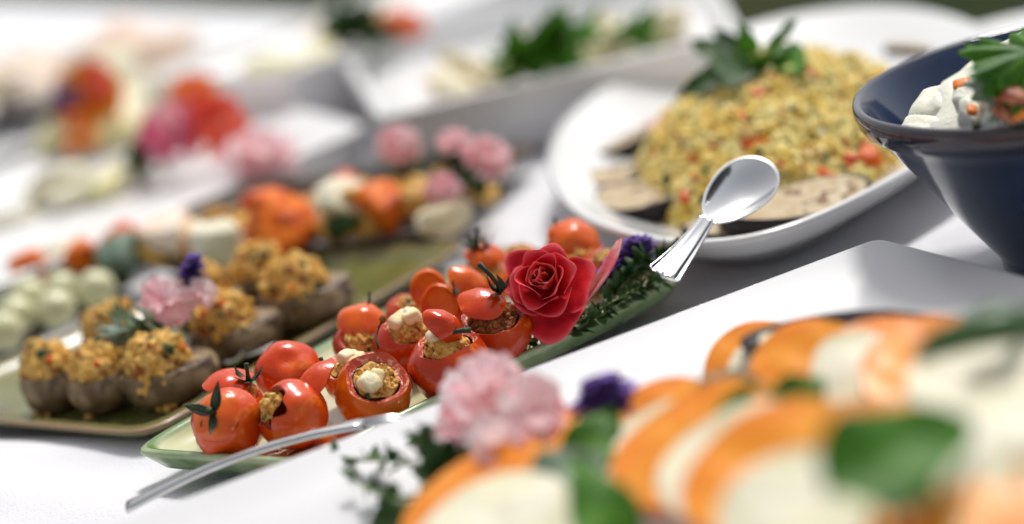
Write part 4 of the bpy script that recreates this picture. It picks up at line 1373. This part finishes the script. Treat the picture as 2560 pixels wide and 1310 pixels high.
sprig('herb_sprig', 'green sprig below the wide pink carnation', 'herb', l0, pa, .010, .004, 'leaf', 30, .001, 'green sprigs on the brown tray', seed=23)
# white cloth knot beside the brown tray
lump('cheese_ball', 'white cheese lump at the right rim of the brown tray', 'cheese', 1110, 545, .018, .016, .010, .010, 'cream', 3.7)
# contents of the long white platter
heap('pasta_salad', 'pale yellow pasta heaped along the long white platter', 'salad', [(620, 265), (760, 195), (900, 140), (980, 100)], .022, .022, 'pasta', 60, 'cream', 3)
carnation('zinnia', 'magenta flower at the left of the red pair on the white platter', 'flower', at(430, 340, .044), cdir(-.3, .5, .8), .0215, ['magenta', 'pink'], 22, 'bright flowers on the long white platter')
carnation('zinnia', 'coral red flower at the right of the magenta one', 'flower', at(535, 315, .044), cdir(.3, .5, .8), .0215, ['coral'], 22, 'bright flowers on the long white platter')
carnation('zinnia', 'orange flower bud above the magenta and coral flowers', 'flower', at(480, 235, .055), cdir(0, .8, .5), .0160, ['coral', 'yellow'], 16, 'bright flowers on the long white platter')
l0, pa = pth([(420, 360, .03), (370, 400, .03), (340, 420, .03)])
sprig('herb_sprig', 'dark green sprig under the magenta flower', 'herb', l0, pa, .018, .007, 'leaf', 26, .001, seed=31)
l0, pa = pth([(830, 95, .05), (880, 82, .055), (930, 80, .055)])
sprig('herb_sprig', 'dark green herb bunch far back on the pasta', 'herb', l0, pa, .024, .009, 'leaf', 40, .001, seed=32)
lump('tomato', 'red tomato next to the far herb bunch', 'tomato', 1000, 82, .045, .019, .019, .017, 'pepper_bit', 5.1, amp=.05)
carnation('carnation', 'pale pink carnation lying on the wide white rim', 'flower', at(655, 405, .030), cdir(0, .8, .4), .0220, ['palepink', 'pink'], 18, ruffle=.1)
heap('pasta_salad', 'pale cream food at the near end of the long platter', 'salad', [(160, 540), (230, 490), (300, 450)], .014, .016, 'mozz', 14, 'pasta', 5)
heap('pasta_salad', 'cream and yellow food under the herb in the deep white tray', 'salad', [(1230, 200), (1350, 160), (1480, 130), (1580, 95)], .030, .016, 'cream', 34, 'pasta', 6)
l0, pa = pth([(1265, 160, .048), (1330, 130, .055), (1400, 110, .055), (1440, 100, .05)])
sprig('herb_sprig', 'leafy green garnish in the deep white tray', 'herb', l0, pa, .024, .009, 'leaf_b', 60, .0012, spread=.9, seed=33)
l0, pa = pth([(1550, 85, .04), (1590, 75, .045), (1620, 72, .045)])
sprig('herb_sprig', 'small faint green garnish at the far end of the deep tray', 'herb', l0, pa, .014, .006, 'leaf_b', 20, .001, seed=34)

# ------------------------------------------------------------------ foreground slices on the white platter
def food_slice(kind, label, px, py, z, R, axis, seed, T=.007, st=1.0, spin=0.0):
    p = at(px, py, z)
    orange = kind == 'orange'
    t = thing('tomato_slice' if orange else 'mozzarella_slice', label, 'tomato' if orange else 'cheese', p, 'orange tomato slices on the front platter' if orange else 'mozzarella slices on the front platter')
    B = basis(axis, spin)
    n = 56
    def rr(a, v=0):
        return 1 + .05 * math.cos(3 * a + seed) + .06 * noise.noise(Vector((math.cos(a) * 1.4, math.sin(a) * 1.4, seed)))
    def top(u, v, s):
        a = 6.28318 * u
        k = (1 - v * .995) * (.985 if orange else .96)
        x, y = R * st * rr(a) * k * math.cos(a), R * rr(a) * k * math.sin(a)
        zz = s * (T / 2 + (0 if orange else .0006 * (1 - k * k))) + .0012 * noise.noise(Vector((x * 90, y * 90, seed + s))) * (k < .9)
        return (x, y, zz + .05 * (x * x - y * y) / R)
    fm = Mesh()
    fm.add(*grid(n, 8, lambda u, v: top(u, v, 1), True))
    V, F = grid(n, 8, lambda u, v: top(u, v, -1), True)
    fm.add(V, [tuple(reversed(f)) for f in F])
    fm.rot(B)
    mk('flesh', fm.V, fm.F, M['slice_o' if orange else 'mozz'], t)
    def side(u, v):
        a = 6.28318 * u
        e = 1 + .02 * math.sin(math.pi * v) - (.015 if orange else .04)
        x, y = R * st * rr(a) * e * math.cos(a), R * rr(a) * e * math.sin(a)
        return (x, y, T * (.5 - v) * 1.01 + .05 * (x * x - y * y) / R)
    sm_ = Mesh().add(*grid(n, 6, side, True))
    sm_.rot(B)
    mk('skin' if orange else 'rind', sm_.V, sm_.F, M['slice_skin' if orange else 'mozz'], t)
AX = (-.42, -.42, .80)
AY = (-.30, -.50, .82)
row = [('orange', 'orange slice edge at the left start of the middle row', 1640, 1095, .034, .025), ('white', 'white slice at the left of the middle row', 1640, 1135, .039, .021),
       ('orange', 'broad orange slice arching over the middle row', 1745, 1130, .044, .026), ('white', 'large white slice in the middle of the heap', 1830, 1165, .050, .023),
       ('orange', 'large orange slice low in the middle foreground', 1925, 1195, .055, .026), ('white', 'white slice cut by the bottom picture border', 1990, 1300, .060, .022), ('orange', 'flat orange slice at the bottom of the heap centre', 2150, 1170, .050, .026)]
for k, (kd, lb, px, py, z, r) in enumerate(row):
    food_slice(kd, lb, px, py, z, r, (-.34 + .03 * k, -.30 - .03 * (k % 3), .88), k * 1.7 + 1.1, T=.0055, st=1.08, spin=.4 * k)
row = [('orange', 'orange tomato slice at the back left of the front platter heap', 1890, 915, .032, .020), ('white', 'white slice leaning on the back left orange slice', 1930, 920, .037, .0165), ('orange', 'orange slice between the two back white slices', 2010, 930, .040, .0215),
       ('white', 'upright white slice at the back of the heap', 2150, 940, .047, .0175), ('orange', 'orange slice right behind the upright white slice', 2230, 925, .044, .023), ('orange', 'peach orange slice behind the right white slice', 2350, 930, .048, .025), ('white', 'big white slice at the right edge under the cucumber', 2460, 975, .055, .024)]
for k, (kd, lb, px, py, z, r) in enumerate(row):
    food_slice(kd, lb, px, py, z, r, (-.34 + .05 * k, -.36, .86), k * 2.3 + 5.2, T=.0055, st=1.05, spin=.7 * k)
food_slice('white', 'white slice low at the right picture border', 2510, 1140, .066, .024, (.0, -.5, .85), 11.8, st=1.2, T=.0055)
food_slice('orange', 'red orange slice at the bottom right below the basil', 2330, 1250, .060, .025, (-.1, -.5, .85), 12.3, T=.0055)
food_slice('orange', 'brownish orange slice in the bottom right corner', 2530, 1270, .058, .026, (.1, -.4, .9), 13.0, T=.0055)
food_slice('orange', 'orange slice at the bottom left with a white disc', 1245, 1300, .032, .031, (-.15, -.42, .88), 8.9, T=.0055)
food_slice('white', 'white disc on the bottom left orange slice', 1255, 1345, .038, .026, (-.1, -.42, .9), 9.3, T=.0055)
food_slice('orange', 'coral slice edge below the pink flower pair', 1420, 1110, .030, .018, (-.1, -.3, .95), 9.9, T=.0055)
# dark bowl of a black spoon behind the heap
p = at(2055, 822, .046)
mm = Mesh().add(*grid(40, 10, lambda u, v: ((.029 * (1 - v)) * math.cos(6.2832 * u), .014 * (1 - v) * math.sin(6.2832 * u), -.006 * (1 - (1 - v) ** 2)), True))
V2, F2 = grid(40, 10, lambda u, v: ((.029 * (1 - v)) * math.cos(6.2832 * u), .014 * (1 - v) * math.sin(6.2832 * u), -.0018 - .0065 * (1 - (1 - v) ** 2)), True)
k0 = len(mm.V)
mm.add(V2, [tuple(reversed(f)) for f in F2])
for i in range(40):
    i2 = (i + 1) % 40
    mm.F.append((i, k0 + i, k0 + i2, i2))
mm.rot(basis((0, -.05, 1), 0) @ Matrix.Rotation(RAD(-12), 3, 'Z'))
t = thing('serving_spoon', 'black serving spoon showing its rim behind the orange slices', 'spoon', p)
mk('bowl', mm.V, mm.F, M['aub_skin'], t)
V, F = tube([Vector((.022, 0, -.001)), Vector((.05, -.03, -.003)), Vector((.08, -.06, -.008))], [.003, .0035, .004], 8)
mk('handle', V, F, M['aub_skin'], t)
# basil leaves
def loose_leaf(label, px, py, z, L, W, axis, spin, mt, curl=.5, name='basil_leaf'):
    V, F = leafmesh(L, W, curl, .25, wav=.15, nu=9, nv=14, seed=px)
    mm = Mesh().add([v - Vector((L / 2, 0, 0)) for v in V], F)
    mm.rot(basis(axis, 0) @ Matrix.Rotation(spin, 3, 'Z'))
    tag(mk(name, mm.V, mm.F, M[mt], loc=at(px, py, z)), label, 'herb', 'basil leaves on the front platter')
loose_leaf('large bright basil leaf in the right foreground', 2265, 1105, .082, .052, .017, cdir(-.1, .6, .8), RAD(20), 'leaf_b')
loose_leaf('dark basil leaf lying along the back slices', 1930, 1010, .054, .040, .010, cdir(-.1, .6, .8), RAD(8), 'leaf_b', .7)
loose_leaf('bright basil leaf beside the upright white slice', 2010, 985, .056, .026, .010, cdir(.1, .5, .9), RAD(30), 'leaf_b')
loose_leaf('pale reflecting leaf under the upright white slice', 2050, 1055, .060, .026, .011, cdir(.0, .75, .65), RAD(-10), 'leaf_g')
loose_leaf('grey green leaf at the left end of the back slices', 1860, 985, .050, .034, .010, cdir(-.2, .6, .8), RAD(-15), 'leaf_g')
loose_leaf('dark basil leaf at the bottom centre', 1500, 1255, .052, .040, .012, cdir(.2, .4, .9), RAD(85), 'leaf_b')
loose_leaf('pale grey green leaf right of the pink flowers', 1430, 1165, .048, .028, .010, cdir(-.1, .6, .8), RAD(15), 'leaf_g')
loose_leaf('green leaf tip above the pale leaf by the pink flowers', 1490, 1085, .046, .034, .010, cdir(-.1, .5, .9), RAD(50), 'leaf_b')
loose_leaf('grey leaf below the large bright basil leaf', 2240, 1190, .074, .028, .012, cdir(.0, .7, .7), RAD(60), 'leaf_g')
loose_leaf('green leaf at the bottom left of the bottom left slice', 1020, 1300, .030, .030, .010, cdir(-.1, .5, .9), RAD(15), 'leaf')
# cucumber strip
q = [at(2285, 895, .078), at(2340, 860, .081), at(2420, 832, .083), at(2500, 815, .083), at(2600, 808, .081)]
l0 = q[0]
V, F = tube([v - l0 for v in q], [.0020, .0042, .0050, .0054, .0052], 10)
tag(mk('cucumber_strip', V, F, M['cuke'], loc=l0), 'curved dark green cucumber strip at the right edge', 'cucumber')
loose_leaf('pale green leaf lying on the cucumber strip', 2500, 790, .074, .030, .008, cdir(-.1, .7, .7), RAD(15), 'leaf_g')
# flowers and thyme at the rim
FG = 'pink flowers at the front platter rim'
carnation('carnation', 'upper blurred pink carnation on the front platter rim', 'flower', at(1210, 985, .047), cdir(-.15, .6, .75), .0150, ['palepink', 'palepink', 'pink'], 15, FG, ruffle=.10)
carnation('carnation', 'right blurred pink carnation touching the upper one', 'flower', at(1330, 1035, .047), cdir(.3, .5, .8), .0130, ['palepink', 'palepink', 'pink'], 14, FG, ruffle=.10)
carnation('carnation', 'left pink flower below the upper pink carnation', 'flower', at(1160, 1070, .043), cdir(-.5, .3, .8), .0110, ['pink', 'palepink'], 13, FG, ruffle=.10)
carnation('carnation', 'lower blurred pink carnation above the dark thyme', 'flower', at(1250, 1125, .044), cdir(0, .35, .9), .0115, ['palepink', 'palepink', 'pink'], 14, FG, ruffle=.10)
lavender('blurred purple lavender tip over the white platter', [(1430, 1050, .042), (1470, 1015, .046), (1510, 990, .050), (1550, 985, .052)], 46, .0065, seed=41)
def dark_sprig(label, pts, n, L, W, seed, mt='leaf'):
    l0, pa = pth(pts)
    sprig('thyme_sprig', label, 'herb', l0, pa, L, W, mt, n, .0009, 'blurred thyme on the front platter', seed=seed)
dark_sprig('dense dark thyme under the lower pink carnation', [(1060, 1190, .032), (1150, 1165, .034), (1250, 1160, .034), (1340, 1150, .034)], 130, .011, .0038, 51)
dark_sprig('dark thyme rising left of the pink flowers', [(1080, 1190, .032), (1065, 1130, .036), (1050, 1080, .040)], 40, .009, .0034, 52)
dark_sprig('lowest dark thyme along the bottom left slice', [(1070, 1205, .030), (1130, 1190, .032), (1210, 1180, .034)], 60, .009, .0036, 53)
dark_sprig('thin sparse thyme sprig reaching left over the white rim', [(1050, 1165, .030), (970, 1150, .0285), (900, 1150, .0275), (835, 1140, .027)], 15, .0075, .0024, 54)
dark_sprig('sparse thyme sprig lowest at the bottom left of the platter', [(1075, 1235, .030), (1010, 1245, .028), (950, 1240, .027), (880, 1195, .026)], 13, .0075, .0026, 55)

# ------------------------------------------------------------------ far left platters
def far_rect(pts, z):
    return [Vector((at(*q, z).x, at(*q, z).y, 0)) for q in pts]
g0 = at(0, 420, .03)
gd = fdir
gn = fn_
gA = F0 + fn_ * .30
gq = [gA + gd * .10, gA + gd * .50, gA + gd * .52 + gn * .24, gA + gd * .12 + gn * .24]
dish('serving_platter', 'far white platter with an orange flower and cream food', 'platter', [Vector((q.x, q.y, 0)) for q in gq], tray_prof(.030, .006, .005, .010, .02), M['china2'], p=22, n=120)
heap('pasta_salad', 'cream food around the orange flower on the far platter', 'salad', [(210, 370), (290, 300), (330, 250)], .026, .016, 'mozz', 24, 'pasta', 15, piece=.013)
carnation('zinnia', 'orange yellow flower on the far left platter', 'flower', at(225, 245, .055), cdir(0, .5, .8), .024, ['yellow', 'coral', 'yellow'], 22)
l0, pa = pth([(215, 290, .05), (200, 330, .045), (195, 390, .040)])
sprig('flower_stalk', 'rust coloured stalk hanging below the orange yellow flower', 'herb', l0, pa, .016, .008, 'carrot', 16, .003, seed=61)
lavender('tiny purple blossom left of the orange yellow flower', [(190, 260, .06), (165, 240, .062), (155, 228, .064)], 20, .010, seed=62)
nv = at(20, 235, .03)
V, F = lathe([(.03, .001), (.06, .004), (.085, .022), (.0865, .024), (.085, .0245), (.058, .008), (.002, .006)], 64, cap0=True, cap1=True)
tag(mk('serving_dish', V, F, M['navy'], loc=Vector((nv.x - .02, nv.y + .02, 0)), attr=[.0] * len(V)), 'dark blue dish at the far left border', 'dish')
heap('grain_salad', 'beige food heaped in the far dark blue dish', 'salad', [(0, 215), (60, 200), (110, 200)], .040, .020, 'peach', 20, 'mozz', 17, piece=.016)
heap('pastry_pile', 'peach and beige pastries far back at the left', 'pastry', [(180, 165), (250, 180), (340, 170)], .030, .022, 'peach', 18, 'mozz', 19, piece=.018)
h0 = at(420, 215, .05) + fdir * .02 - fn_ * .10
hq = [h0, h0 + fdir * .40, h0 + fdir * .40 + fn_ * .16, h0 + fn_ * .16]
dish('serving_tray', 'farthest white tray at the top left of the picture', 'tray', [Vector((q.x, q.y, 0)) for q in hq], tray_prof(.050, .004, .006, .036), M['china2'], p=26, n=120)
# white plate behind the navy bowl
wp = at(2680, 130, .022)
V, F = lathe([(.05, .001), (.07, .003), (.115, .020), (.1165, .0215), (.115, .0225), (.072, .007), (.002, .006)], 80, cap0=True, cap1=True)
tag(mk('dinner_plate', V, F, M['china'], loc=Vector((wp.x, wp.y, 0))), 'round white plate behind the navy bowl', 'plate')
# terracotta pot on the ground beyond the table
d = _fw + _rt * (2420 - PW / 2) / FPX - _up * (20 - PH / 2) / FPX
pp = Vector(_pos + d * 2.6)
V, F = lathe([(.09, 0), (.13, .24), (.145, .245), (.15, .30), (.135, .30), (.12, .24), (.10, .04)], 48, cap0=True, cap1=True)
tag(mk('flower_pot', V, F, M['terracotta'], loc=Vector((pp.x, pp.y, -.76))), 'terracotta pot on the ground behind the plates', 'pot')
